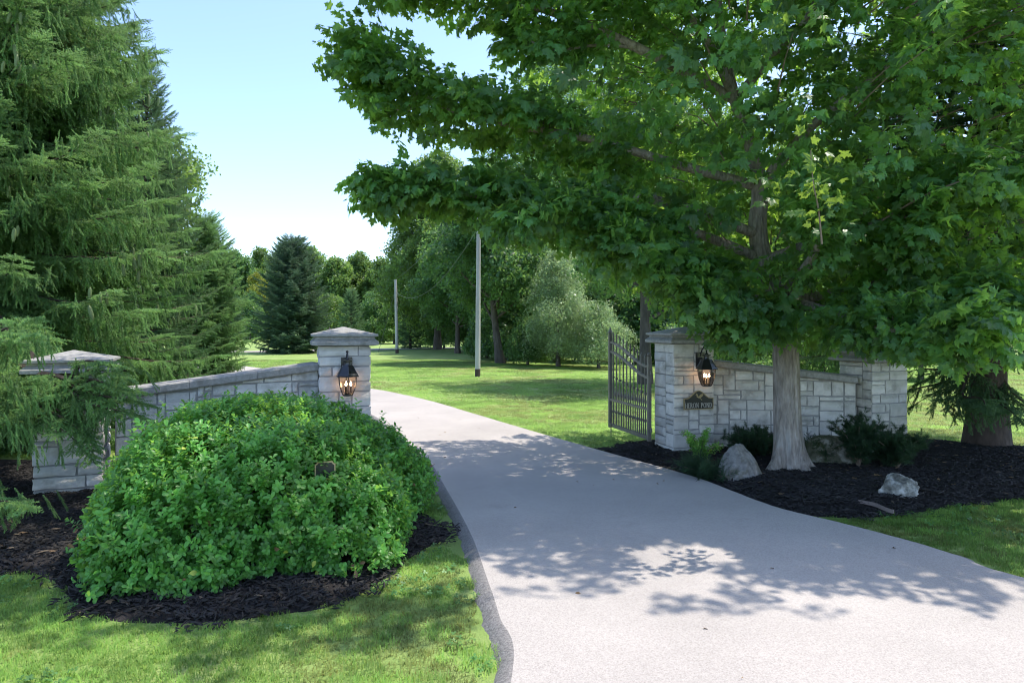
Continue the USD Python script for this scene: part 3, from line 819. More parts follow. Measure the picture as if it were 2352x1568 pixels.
def maple_sprig(seed, n=20, length=0.27, leaf=0.073):
    rng = np.random.default_rng(seed); mb = MB()
    for i in range(n):
        s = (i // 2 + 1) / (n / 2 + 0.5)
        base = np.array([length * s, 0, 0.02 * math.sin(3 * s)])
        side = 1 if i % 2 else -1
        a = side * rng.uniform(0.5, 1.5) * (1 - 0.6 * s)
        stem = unit([math.cos(a), math.sin(a), rng.uniform(-0.2, 0.35)]) * rng.uniform(0.03, 0.09)
        d = unit([math.cos(a * 1.2), math.sin(a * 1.2), rng.uniform(-1.3, 0.1)])
        up = unit([rng.normal(0, 0.55), rng.normal(0, 0.55), 1])
        l = maple_leaf(leaf * rng.uniform(0.55, 1.35), rng)
        mb.add(l.vertices @ rot_to(d, up).T + base + stem, l.faces)
    return mb.mesh()


def bush_sprig(seed, n=10, leaf=0.034):
    """A shoot along +z, its leaves spreading around."""
    rng = np.random.default_rng(seed); mb = MB()
    for i in range(n):
        s = i / max(1, n - 1); a = i * 2.4 + rng.uniform(-0.3, 0.3)
        tilt = 0.15 + 0.75 * s + rng.uniform(-0.25, 0.25)
        d = unit([math.cos(a) * math.cos(tilt), math.sin(a) * math.cos(tilt), math.sin(tilt)])
        l = simple_leaf(leaf * rng.uniform(0.75, 1.25), leaf * rng.uniform(0.55, 0.74), rng, 0.3, 0.22)
        mb.add(l.vertices @ rot_to(d, [0, 0, 1]).T + [0, 0, -0.05 + 0.07 * s], l.faces)
    return mb.mesh()


def needle_twig(mb, p0, p1, per_m, ln, wd, rng, fwd=0.5, flat=False):
    p0, p1 = np.asarray(p0, float), np.asarray(p1, float)
    L = np.linalg.norm(p1 - p0); n = max(4, int(L * per_m)); ax = (p1 - p0) / L
    a = np.cross(ax, [0.13, 0.21, 0.97]); a /= np.linalg.norm(a); b = np.cross(ax, a)
    s = (np.arange(n) + rng.uniform(0, 1, n)) / n
    ang = np.arange(n) * 2.39996 + rng.uniform(-0.5, 0.5, n)
    rad = np.cos(ang)[:, None] * a + np.sin(ang)[:, None] * b
    d = unit(rad + fwd * ax + rng.normal(0, 0.12, (n, 3)))
    c = p0 + (p1 - p0) * s[:, None]
    side = np.cross(d, rng.normal(0, 1, (n, 3))); side = unit(side) * wd / 2
    l = ln * (1.05 - 0.35 * s)[:, None] * rng.uniform(0.8, 1.15, (n, 1))
    v = np.stack([c + side, c - side, c + d * l], 1).reshape(-1, 3)
    mb.add(v, np.arange(3 * n).reshape(-1, 3))


def spruce_frond(seed, length=0.46, per_m=230, ln=0.027, wd=0.012, k=5):
    rng = np.random.default_rng(seed); mb = MB()
    tip = np.array([length, 0, -0.05])
    needle_twig(mb, [0, 0, 0], tip, per_m, ln, wd, rng)
    for i in range(k):
        s = 0.12 + 0.72 * i / k
        for sd in (1, -1):
            l = length * (0.55 - 0.4 * s) * rng.uniform(0.7, 1.15); a = rng.uniform(0.6, 0.95)
            p = tip * s
            needle_twig(mb, p, p + l * np.array([math.cos(a), sd * math.sin(a), rng.uniform(-0.35, 0.05)]), per_m, ln, wd, rng)
    return mb.mesh()


def spruce_hanger(seed, length=0.42, per_m=240, ln=0.027, wd=0.012):
    """A drooping shoot along +x (turned downwards when placed)."""
    rng = np.random.default_rng(seed); mb = MB()
    needle_twig(mb, [0, 0, 0], [length, 0.02, 0], per_m, ln, wd, rng, fwd=0.9)
    for i in range(5):
        s = rng.uniform(0.05, 0.7); l = length * rng.uniform(0.25, 0.5); a = rng.uniform(0.25, 0.6); r = rng.uniform(0, 6.28)
        p = np.array([length * s, 0, 0])
        needle_twig(mb, p, p + l * np.array([math.cos(a), math.sin(a) * math.cos(r), math.sin(a) * math.sin(r)]), per_m, ln, wd, rng, fwd=0.9)
    return mb.mesh()


def leaf_clump(seed, n=34, radius=0.36, leaf=0.13, flat=0.55):
    """Leaves through a flattened ball, local +z outwards."""
    rng = np.random.default_rng(seed); mb = MB()
    p = rng.normal(0, 1, (n, 3)); p = unit(p) * radius * rng.uniform(0.2, 1, (n, 1)) ** 0.5; p[:, 2] *= flat
    for q in p:
        d = unit(rng.normal(0, 1, 3) + [0, 0, -0.2] + unit(q) * 0.6); up = unit(rng.normal(0, 0.5, 3) + [0, 0, 1])
        R_ = rot_to(d, up); l, w = leaf * rng.uniform(0.7, 1.25), leaf * rng.uniform(0.5, 0.75)
        v = np.array([[0, 0, 0], [l * .5, w / 2, -.04 * l], [l, 0, -.12 * l], [l * .5, -w / 2, -.04 * l]])
        mb.add(v @ R_.T + q, [[0, 1, 2], [0, 2, 3]])
    return mb.mesh()


# ------------------------------------------------------------------ conifers
PROTO = {}


def conifer_protos(kind):
    if kind not in PROTO:
        if kind == 'norway':
            PROTO[kind] = [spruce_frond(1), spruce_frond(2), spruce_hanger(3), spruce_hanger(4, 0.36)]
        elif kind == 'far':
            PROTO[kind] = [spruce_frond(5, 0.62, 60, 0.06, 0.03, 4), spruce_frond(6, 0.55, 60, 0.06, 0.03, 4), spruce_hanger(7, 0.4, 60, 0.055, 0.03), spruce_hanger(8, 0.35, 60, 0.055, 0.03)]
    return PROTO[kind]


def conifer(name, label, base, H, Rb, seed, mat, kind='norway', dz=0.32, nb=6, ds=0.13, z0=0.35, droop=0.5, tip=0.3, power=0.8, hang=0.5, trunk_r=0.2, cat='spruce tree', group=None, keep=None, bark='spruce_bark', extra=(), fs=1.0, zmax=99.0):
    rng = np.random.default_rng(seed)
    t = thing(name, label, cat, (base[0], base[1], 0), 0, group)
    zs = np.linspace(0, H, 14)
    obj('trunk', MB().tube([(0.02 * math.sin(z), 0.02 * math.cos(1.3 * z), z - 0.05) for z in zs], trunk_r * (1 - zs / H) ** 0.9 * (1 + 0.35 * np.exp(-zs * 3)) + 0.008, 12), MAT[bark], t, smooth=True)
    lim = MB(); pos, X, U, sc, idx = [], [], [], [], []
    lines = []
    z = z0
    while z < H - 0.12:
        f = z / H
        L0 = Rb * (1 - f) ** power * min(1.0, 0.72 + 0.9 * f / 0.25 * 0.28 if f < 0.25 else 1.0)
        n = nb if f < 0.85 else max(4, nb - 1)
        ph = rng.uniform(0, 6.28)
        for b in range(n):
            a = ph + b * 2 * math.pi / n + rng.uniform(-0.35, 0.35)
            L = L0 * rng.uniform(0.72, 1.1)
            s = np.linspace(0, 1, 8)
            up = 0.10 + 0.75 * f ** 1.5
            drp = droop * (1 - 0.65 * f)
            zz = z + rng.uniform(-0.12, 0.12) + L * (up * s - drp * s**2 + tip * s**4 * (1 - 0.3 * f))
            a2 = a + 0.12 * rng.normal() * s
            lines.append((np.column_stack([np.cos(a2) * L * s, np.sin(a2) * L * s, zz]), L, f))
        z += dz * (1 - 0.45 * f) * rng.uniform(0.85, 1.15)
    for e in extra:
        e = np.asarray(e, float) - np.array([base[0], base[1], 0]); lines.append((spline(e, 4), np.linalg.norm(e[-1] - e[0]), 0.1))
    for line, L, f in lines:
        if line[0, 2] > zmax:
            continue
        if keep is not None and not keep(line[len(line) // 2] + np.array([base[0], base[1], 0])):
            continue
        lim.tube(line, np.linspace(0.010 + 0.008 * L, 0.003, len(line)), 4, cap=False)
        seg = np.linalg.norm(np.diff(line, axis=0), axis=1); cum = np.append(0, np.cumsum(seg)); tot = cum[-1]
        st = min(0.5 * tot, 0.18 * tot + 0.1)
        m = max(2, int((tot - st) / ds))
        for k in range(m):
            s = st + (tot - st) * (k + rng.uniform(0, 0.8)) / m
            p = np.array([np.interp(s, cum, line[:, c]) for c in range(3)])
            q = np.array([np.interp(min(s + 0.1, tot), cum, line[:, c]) for c in range(3)]); o = np.array([np.interp(max(s - 0.1, 0), cum, line[:, c]) for c in range(3)])
            d = unit(q - o); sd = unit(np.cross(d, [0, 0, 1]))
            rem = (tot - s) / tot
            size = fs * (0.45 + 0.75 * min(1, rem * 1.6)) * min(1, 0.55 + 0.25 * L)
            for sg in (1, -1):
                w = rng.uniform(0.55, 1.15)
                dd = unit(d * math.cos(w) + sg * sd * math.sin(w) + [0, 0, rng.uniform(-0.35, 0.12)])
                pos.append(p); X.append(dd); U.append(unit(rng.normal(0, 0.15, 3) + [0, 0, 1])); sc.append(size * rng.uniform(0.8, 1.15)); idx.append(rng.integers(2))
            for _ in range(rng.poisson(hang * 2.6)):
                if True:
                    pos.append(p + sd * rng.uniform(-0.38, 0.38) * min(1, 0.4 * L) + d * rng.uniform(-.05, .05)); X.append(unit(rng.normal(0, 0.22, 3) + d * 0.25 + [0, 0, -1])); U.append(unit(rng.normal(0, 1, 3)))
                    sc.append(size * rng.uniform(0.75, 1.25)); idx.append(2 + rng.integers(2))
        pos.append(line[-1] * 0.75 + line[-2] * 0.25); X.append(unit(line[-1] - line[-2])); U.append([0, 0, 1.0]); sc.append(fs * 0.7 * min(1, 0.5 + 0.4 * L)); idx.append(0)
        pos.append(line[-2]); X.append(unit(line[-1] - line[-2])); U.append([0, 0, 1.0]); sc.append(fs * 0.9); idx.append(1)
    # leader
    pos.append([0, 0, H - 0.35]); X.append([0, 0.05, 1.0]); U.append([1.0, 0, 0]); sc.append(fs * 0.8); idx.append(0)
    pos = np.array(pos); ok = pos[:, 2] > 0.10
    obj('limbs', lim, MAT['spruce_bark'], t, kind='stuff')
    scatter('foliage', conifer_protos(kind), mat, pos[ok], frames(np.array(X)[ok], np.array(U)[ok]), np.array(sc)[ok], np.array(idx)[ok], t)
    return t, lines


def add_cones(t, lines, seed, n, zr, base):
    rng = np.random.default_rng(seed)
    cone = MB().lathe([(0, -0.16), (0.012, -0.155), (0.021, -0.12), (0.024, -0.08), (0.021, -0.03), (0.010, -0.005), (0, 0)], (0, 0, 0), 7)
    pos = []
    cand = [l for l, L, f in lines if zr[0] < l[-1, 2] < zr[1] and L > 0.5]
    for k in range(n):
        l = cand[rng.integers(len(cand))]; c = l[-1] * 0.6 + l[-3] * 0.4 + rng.normal(0, 0.12, 3) * [1, 1, 0.2]
        for _ in range(rng.integers(1, 5)):
            pos.append(c + rng.normal(0, 0.09, 3) + [0, 0, -0.08])
    pos = np.array(pos)
    scatter('cones', [cone.mesh()], MAT['cone_scale'], pos, frames(np.tile([1.0, 0, 0], (len(pos), 1)) + rng.normal(0, .15, (len(pos), 3)), np.array([0, 0, 1.0])), rng.uniform(0.8, 1.2, len(pos)), np.zeros(len(pos)), t, 'cone', smooth=True)


spA = np.array([-7.75, 9.6])
low1 = [(-7.5, 9.5, 1.75), (-6.3, 8.2, 1.62), tuple(P(60, 850, 6.6)), tuple(P(150, 880, 6.1)), tuple(P(215, 905, 5.95)), tuple(P(285, 915, 5.9))]
low2 = [(-7.5, 9.5, 1.5), (-6.4, 8.0, 1.3), tuple(P(30, 905, 6.3)), tuple(P(120, 945, 5.9)), tuple(P(180, 985, 5.75))]
low3 = [(-7.5, 9.5, 2.2), (-6.2, 8.2, 1.8), tuple(P(140, 880, 6.3)), tuple(P(205, 850, 6.1)), tuple(P(250, 855, 6.0))]
low4 = [(-7.5, 9.3, 1.1), (-6.0, 6.5, 0.75), tuple(P(-70, 1125, 5.2)), tuple(P(25, 1152, 4.9))]
low5 = [(-7.5, 9.4, 2.4), (-6.5, 7.4, 1.9), tuple(P(-40, 760, 5.6)), tuple(P(40, 740, 5.3))]
tA, linesA = conifer('norway_spruce', 'huge drooping spruce filling the left edge, its boughs over the end pillar', spA, 12.2, 4.3, 21, MAT['spruce_needle'], dz=0.28, nb=11, ds=0.12, droop=0.50, tip=0.30, power=0.98, hang=1.5, fs=1.05, trunk_r=0.26,
                     extra=tuple([tuple(np.asarray(q) + jit * np.linspace(0, 1, len(q))[:, None]) for q, nj in ((low1, 3), (low2, 3), (low3, 3), (low4, 1), (low5, 2)) for jit in (np.array([0, 0, 0]), np.array([0.08, -0.12, -0.10]), np.array([-0.15, 0.1, 0.09]))[:nj]]), zmax=8.5, keep=lambda p: p[0] > -9.0 or p[1] < 9)
add_cones(tA, linesA, 5, 90, (1.5, 6.5), spA)
spB = G(335, 893)
tB, linesB = conifer('norway_spruce', 'slim dark spruce with pointed bare leader, rising behind the huge left one', spB[:2], 8.9, 2.55, 22, MAT['dark_spruce_needle'], dz=0.30, nb=9, ds=0.10, droop=0.34, tip=0.36, power=0.9, hang=0.55, trunk_r=0.14, fs=0.72)
spC = G(470, 866)
conifer('norway_spruce', 'pale green spruce with weeping tips at right end of the spruce clump', spC[:2], 5.1, 1.75, 23, MAT['spruce_needle'], dz=0.25, nb=10, ds=0.12, droop=0.45, tip=0.3, power=0.62, hang=1.2, trunk_r=0.10, fs=1.0)
spD = G(535, 806)
conifer('blue_spruce', 'narrow blue-grey spruce right beside the pale weeping spruce', spD[:2], 3.7, 1.05, 24, MAT['blue_spruce_needle'], 'far', dz=0.28, nb=8, ds=0.2, droop=0.1, tip=0.1, hang=0.15, trunk_r=0.08, fs=0.9, z0=0.15)
spE = G(672, 811)
conifer('blue_spruce', 'broad dark blue-green spruce alone on the far lawn, left of the gate pillar', spE[:2], 6.9, 2.9, 25, MAT['blue_spruce_needle'], 'far', dz=0.30, nb=10, ds=0.20, droop=0.16, tip=0.16, power=0.55, hang=0.25, trunk_r=0.16, fs=1.05, z0=0.15)
spF = G(806, 790)
conifer('blue_spruce', 'small pointed spruce showing just above the cap of the left gate pillar', spF[:2], 5.1, 1.7, 26, MAT['dark_spruce_needle'], 'far', dz=0.36, nb=8, ds=0.26, droop=0.15, tip=0.2, hang=0.2, trunk_r=0.1, fs=1.15, z0=0.2)
spG = G(942, 801)
conifer('blue_spruce', 'small dark spruce right behind the distant utility pole', spG[:2], 3.9, 1.2, 27, MAT['dark_spruce_needle'], 'far', dz=0.32, nb=8, ds=0.24, droop=0.12, tip=0.2, hang=0.2, trunk_r=0.1, fs=1.0, z0=0.2)
spL = G(2268, 1032)
lowR = [[(spL[0], spL[1], 1.5), tuple(P(2230, 905, 8.7)), tuple(P(2300, 930, 8.0)), tuple(P(2340, 960, 7.4))],
        [(spL[0], spL[1], 1.15), tuple(P(2200, 880, 9.4)), tuple(P(2140, 905, 9.6)), tuple(P(2100, 930, 9.6))],
        [(spL[0], spL[1], 1.25), tuple(P(2330, 905, 8.9)), tuple(P(2380, 935, 8.8)), tuple(P(2440, 970, 8.7))],
        [(spL[0], spL[1], 1.4), tuple(P(2200, 850, 9.3)), tuple(P(2150, 860, 9.5)), tuple(P(2110, 880, 9.5))]]
tL, linesL = conifer('norway_spruce', 'dark spruce with thick trunk and hanging twigs, right of the end pillar', spL[:2], 10.0, 3.3, 28, MAT['dark_spruce_needle'], dz=0.36, nb=7, ds=0.16, z0=1.55, droop=0.5, tip=0.22, power=0.7, hang=0.75, trunk_r=0.22, extra=[tuple(np.asarray(q) + jit * np.linspace(0, 1, len(q))[:, None]) for q in lowR for jit in (np.zeros(3), np.array([-0.25, 0.15, 0.1]))], zmax=7.0, fs=0.85)


# ------------------------------------------------------------------ broadleaf trees of the lawn and the woods
CL = {}


def clump_protos(leaf):
    if leaf not in CL:
        CL[leaf] = [leaf_clump(40 + k, 38, 0.38, leaf) for k in range(3)]
    return CL[leaf]


def broadleaf(name, label, base, H, R, seed, mat, leaf=0.13, n=900, lobes=14, crown0=0.25, trunk_r=0.2, cat='tree', group=None, lean=(0, 0), flat=1.0, taper=0.75, size=1.0, ry=None, bark='wood_bark'):
    """Trunk forking into limbs that reach the leafy lobes of the crown."""
    rng = np.random.default_rng(seed)
    t = thing(name, label, cat, (base[0], base[1], 0), 0, group)
    ry = ry or R
    zc0 = H * crown0
    mb = MB()
    zs = np.linspace(0, H * 0.75, 9); lx, ly = lean
    axis = np.column_stack([lx * (zs / H) ** 1.0 * H * np.exp(-zs / H * 0.9), ly * zs, zs - 0.08])
    mb.tube(axis, trunk_r * (1 - 0.8 * zs / zs[-1]) * (1 + 0.4 * np.exp(-zs * 2.5)) + 0.01, 10)
    C, Rr = [], []
    for k in range(lobes):
        f = (k + 0.5) / lobes
        z = zc0 + (H - zc0) * (0.08 + 0.86 * f)
        prof = math.sin(math.pi * min(1, (0.18 + 0.82 * f)) ** taper) ** 0.7
        a = k * 2.4 + rng.uniform(-0.4, 0.4)
        rr = R * prof * rng.uniform(0.45, 0.8)
        lr = R * (0.30 + 0.22 * prof) * rng.uniform(0.8, 1.2)
        ax = np.array([np.interp(z, axis[:, 2], axis[:, c]) for c in range(2)])
        C.append([ax[0] + math.cos(a) * rr, ax[1] + math.sin(a) * rr * ry / R, min(z, H - lr * 0.7)]); Rr.append(lr)
        zb = z * rng.uniform(0.45, 0.7) + 0.1
        p0 = np.array([np.interp(zb, axis[:, 2], axis[:, c]) for c in range(2)] + [zb])
        p2 = np.array(C[-1]); pm = (p0 + p2) / 2 + [0, 0, -0.06 * np.linalg.norm(p2 - p0)]
        mb.tube([p0, pm, p2], [trunk_r * 0.4, trunk_r * 0.26, trunk_r * 0.1], 6)
    obj('trunk', mb, MAT[bark], t, smooth=True)
    C, Rr = np.array(C), np.array(Rr)
    w = Rr**2; k = rng.choice(lobes, n, p=w / w.sum())
    d = unit(rng.normal(0, 1, (n, 3)) + [0, 0, 0.25])
    rad = Rr[k] * rng.uniform(0.55, 1.08, n)
    d2 = d.copy(); d2[:, 2] *= 0.8
    pos = C[k] + d2 * rad[:, None]
    pos += (meshkit.noise(pos * 1.3, seed)[:, None] - 0.5) * 0.5 * d
    ok = pos[:, 2] > max(0.35, zc0 * 0.55)
    up = unit(d + rng.normal(0, 0.4, (n, 3)) + [0, 0, 0.5])
    x = np.cross(up, rng.normal(0, 1, (n, 3)))
    fr = frames(x, up)
    scatter('crown', clump_protos(leaf), mat, pos[ok], fr[ok], (size * rng.uniform(0.75, 1.3, n))[ok], rng.integers(0, 3, n)[ok], t, 'leaf_clump')
    return t


def at(u, v):
    g = G(u, v); return g[:2]


# big trees right of the pole
broadleaf('shade_tree', 'tall oak-like tree, leftmost of the big trees behind the tall pole', at(1005, 803), 14.2, 3.9, 51, MAT['wood_leaf'], 0.16, 2200, 22, 0.10, 0.25, size=1.1)
broadleaf('shade_tree', 'very tall tree behind the lawn, its crown top against the sky over the maple', at(1265, 815), 17.8, 4.6, 52, MAT['dark_wood_leaf'], 0.15, 2200, 22, 0.10, 0.3)
broadleaf('shade_tree', 'lawn tree with straight short trunk, just left of the tall pole', at(1051, 811), 8.6, 2.7, 53, MAT['dark_wood_leaf'], 0.15, 1100, 16, 0.17, 0.16)
broadleaf('shade_tree', 'tree with thick trunk leaning left, right behind the tall pole', at(1150, 834), 9.0, 2.5, 54, MAT['dark_wood_leaf'], 0.14, 1300, 16, 0.27, 0.19, lean=(-0.16, 0))
broadleaf('shade_tree', 'bright silvery tree between the tall pole and the pale conical shrub', at(1190, 822), 6.8, 1.5, 55, MAT['silver_leaf'], 0.11, 900, 16, 0.22, 0.12)
broadleaf('tall_shrub', 'pale conical sunlit shrub at the wood edge left of the open gate', at(1282, 842), 5.0, 1.55, 56, MAT['silver_leaf'], 0.09, 1300, 20, 0.02, 0.08, cat='shrub', taper=0.45, size=0.72)
broadleaf('tall_shrub', 'low spreading shrub right of the pale conical shrub', at(1375, 846), 2.6, 1.35, 57, MAT['silver_leaf'], 0.09, 600, 14, 0.02, 0.05, cat='shrub', taper=0.5, size=0.7)
broadleaf('tall_shrub', 'dark low shrub at the foot of the pale conical shrub, on its left', at(1212, 838), 1.9, 0.9, 58, MAT['dark_wood_leaf'], 0.10, 350, 10, 0.02, 0.05, cat='shrub', taper=0.5, size=0.8)
broadleaf('shade_tree', 'large tree with grey trunk standing behind the open gate leaf', at(1482, 882), 10.5, 3.1, 59, MAT['dark_wood_leaf'], 0.11, 1900, 20, 0.22, 0.17, size=0.85)
wood = [(1180, 806, 13.0, 3.4, 'dark_wood_leaf'), (1330, 806, 13.5, 3.4, 'dark_wood_leaf'), (1420, 812, 11.0, 3.0, 'wood_leaf'), (1560, 808, 13.0, 3.6, 'dark_wood_leaf'), (1690, 815, 12.0, 3.6, 'dark_wood_leaf'), (1830, 818, 12.5, 3.6, 'wood_leaf'),
        (1960, 812, 13.5, 3.8, 'dark_wood_leaf'), (2120, 820, 12.0, 3.6, 'wood_leaf'), (2260, 818, 12.0, 3.6, 'pale_wood_leaf'), (2400, 822, 12.0, 3.6, 'dark_wood_leaf'), (2540, 822, 12.0, 3.8, 'wood_leaf')]
for k, (u, v, h, r, m) in enumerate(wood):
    broadleaf('woodland_tree', 'tree of the dark wood behind the gate and right wall', at(u, v), h, r, 70 + k, MAT[m], 0.15, 1300, 18, 0.03, 0.2, group='trees of the wood behind the right wall', size=1.2)
for k, (u, v, h, r) in enumerate([(1118, 822, 2.6, 1.2), (1165, 826, 3.4, 1.5), (1235, 826, 4.4, 1.8), (1330, 830, 4.2, 1.8), (1400, 832, 4.6, 1.9), (1470, 834, 3.8, 1.8), (1545, 836, 3.4, 1.8), (1085, 806, 3.0, 1.7), (1020, 800, 3.4, 1.9), (965, 797, 3.2, 1.8)]):
    broadleaf('undergrowth_shrub', 'dark undergrowth shrub filling the wood edge behind the tall pole and gate', at(u, v), h, r, 160 + k, MAT['dark_wood_leaf'], 0.14, 450, 10, 0.0, 0.06, cat='shrub', group='undergrowth shrubs along the wood edge', size=0.95, taper=0.5)
broadleaf('wall_shrub', 'dark bluish evergreen shrub just behind the right wall, left of the trunk', at(1700, 905), 2.6, 1.2, 91, MAT['dark_wood_leaf'], 0.08, 800, 14, 0.02, 0.06, cat='shrub', size=0.65)
broadleaf('wall_shrub', 'leafy shrub behind the right wall, between trunk and end pillar', at(1890, 905), 2.5, 1.2, 92, MAT['dark_wood_leaf'], 0.08, 800, 14, 0.02, 0.06, cat='shrub', size=0.65)
broadleaf('wall_shrub', 'sunlit bright green shrub on the lawn right of the end pillar', at(2115, 872), 3.2, 1.2, 93, MAT['pale_wood_leaf'], 0.09, 700, 14, 0.16, 0.06, cat='shrub', size=0.75)
# far line of woods behind the lawn
line = [(410, 780, 10.6, 3.4, 'dark_wood_leaf', 'distant wood-line tree showing faintly between the left spruces'), (470, 777, 10.8, 3.4, 'wood_leaf', 'distant wood-line tree behind the pale weeping spruce'),
        (535, 780, 11.6, 3.2, 'dark_wood_leaf', 'distant wood-line tree just above the narrow blue-grey spruce'), (600, 778, 12.3, 3.6, 'wood_leaf', 'distant wood-line tree left of the broad spruce, beside the yellow tree'),
        (655, 776, 13.9, 3.6, 'dark_wood_leaf', 'tallest distant wood-line tree, rising right behind the broad dark spruce'), (715, 777, 13.2, 3.4, 'wood_leaf', 'distant wood-line tree touching the right side of the broad spruce'),
        (770, 780, 10.2, 3.0, 'wood_leaf', 'distant wood-line tree over the left half of the gate pillar cap'), (825, 779, 11.4, 3.2, 'wood_leaf', 'distant wood-line tree over the small pointed spruce'),
        (880, 780, 10.2, 3.0, 'wood_leaf', 'distant wood-line tree just left of the distant pole'), (930, 782, 10.4, 3.0, 'dark_wood_leaf', 'distant wood-line tree just right of the distant pole'),
        (985, 782, 9.8, 3.2, 'dark_wood_leaf', 'distant wood-line tree behind the leftmost big lawn tree'), (1050, 782, 10.5, 3.4, 'dark_wood_leaf', 'distant wood-line tree between the two poles, behind the short-trunked tree')]
for k, (u, v, h, r, m, lb) in enumerate(line):
    broadleaf('woodland_tree', lb, at(u, v), h, r, 100 + k, MAT[m], 0.19, 900, 16, 0.03, 0.2, group='trees of the distant wood line', size=1.45)
broadleaf('woodland_tree', 'yellow-leaved small tree in the distant wood line', at(588, 783), 7.9, 1.35, 120, MAT['yellow_wood_leaf'], 0.16, 160, 6, 0.55, 0.1)
for k, (u, v, h, r) in enumerate([(520, 784, 4.5, 2.2), (575, 785, 5.5, 2.0), (760, 786, 5.0, 2.2), (860, 788, 5.0, 2.0), (905, 790, 4.2, 1.8), (965, 789, 4.5, 2.0), (1010, 790, 3.6, 1.8)]):
    broadleaf('undergrowth_shrub', 'dark shrub at the foot of the distant wood line', at(u, v), h, r, 130 + k, MAT['dark_wood_leaf' if k % 2 else 'wood_leaf'], 0.16, 350, 10, 0.02, 0.08, cat='shrub', group='shrubs at the foot of the distant woods', size=1.1)
# tree standing behind the left spruces
broadleaf('shade_tree', 'tall leafy tree showing its top behind the left spruces', at(215, 868), 10.6, 2.9, 140, MAT['wood_leaf'], 0.13, 1300, 18, 0.3, 0.2)

# ------------------------------------------------------------------ the maple
rngp = np.random.default_rng(77)
mp = G(1812, 1076, 0.06)
T0 = np.array([mp[0], mp[1], 0.0])
t = thing('maple_tree', 'big green maple by the right wall, its crown overhanging the driveway', 'maple tree', T0)
DT = mp[1]
axis = np.array([T0, P(1808, 950, DT), P(1804, 800, DT), P(1790, 690, DT), P(1755, 600, DT + .05), P(1740, 520, DT + .05), P(1745, 430, DT), P(1725, 330, DT), P(1690, 230, DT), P(1665, 120, DT), P(1650, 0, DT), P(1660, -150, DT), P(1690, -320, DT)])
axs = spline(axis, 8)
hz = axs[:, 2]
rad = np.interp(hz, [0, 0.9, 1.6, 2.4, 3.2, 4.6, 6.6], [0.146, 0.140, 0.136, 0.108, 0.085, 0.055, 0.02])
fine = np.linspace(0, len(axs) - 1, 150); axf = np.array([np.interp(fine, np.arange(len(axs)), axs[:, c]) for c in range(3)]).T; rf_ = np.interp(fine, np.arange(len(axs)), rad)
ns = 72; th = np.arange(ns) * 2 * np.pi / ns
zz = axf[:, 2][:, None] + 0 * th[None]
flare = np.exp(-np.maximum(zz, 0) * 6.5)
roots = np.clip(0.45 + 0.35 * np.cos(3 * th[None] + 2.2) + 0.32 * np.cos(5 * th[None] + 0.4) + 0.2 * np.cos(8 * th[None] + 1.7), 0, 1.2)
rr = rf_[:, None] * (1 + flare * (0.35 + 1.9 * roots**1.7))
ridge = np.abs(meshkit.fbm(np.stack([np.cos(th)[None] * 5 + 0 * zz, np.sin(th)[None] * 5 + 0 * zz, zz * 1.4], -1), 3, 9) - 0.47)
crack = np.exp(-((th[None] - (4.98 + 0.06 * np.sin(zz * 3))) / 0.07) ** 2) * np.clip((zz - 0.35) * 3, 0, 1)
plates = meshkit.fbm(np.stack([np.cos(th)[None] * 11 + 0 * zz, np.sin(th)[None] * 11 + 0 * zz, zz * 5.0], -1), 3, 19) - 0.45
rr = rr * (1 + 0.07 * ridge + 0.13 * plates) - 0.014 * crack + 0.012 * np.exp(-((th[None] - (4.82 + 0.06 * np.sin(zz * 3))) / 0.1) ** 2) * np.clip((zz - 0.35) * 3, 0, 1)
v = np.stack([axf[:, 0][:, None] + rr * np.cos(th), axf[:, 1][:, None] + rr * np.sin(th), zz - 0.02], -1)
v = v.reshape(-1, 3) - T0
i, j = np.meshgrid(np.arange(149), np.arange(ns), indexing='ij')
q = np.stack([i * ns + j, i * ns + (j + 1) % ns, (i + 1) * ns + (j + 1) % ns, (i + 1) * ns + j], -1).reshape(-1, 4)
obj('trunk', MB().add(v, q), MAT['maple_bark'], t, smooth=True)
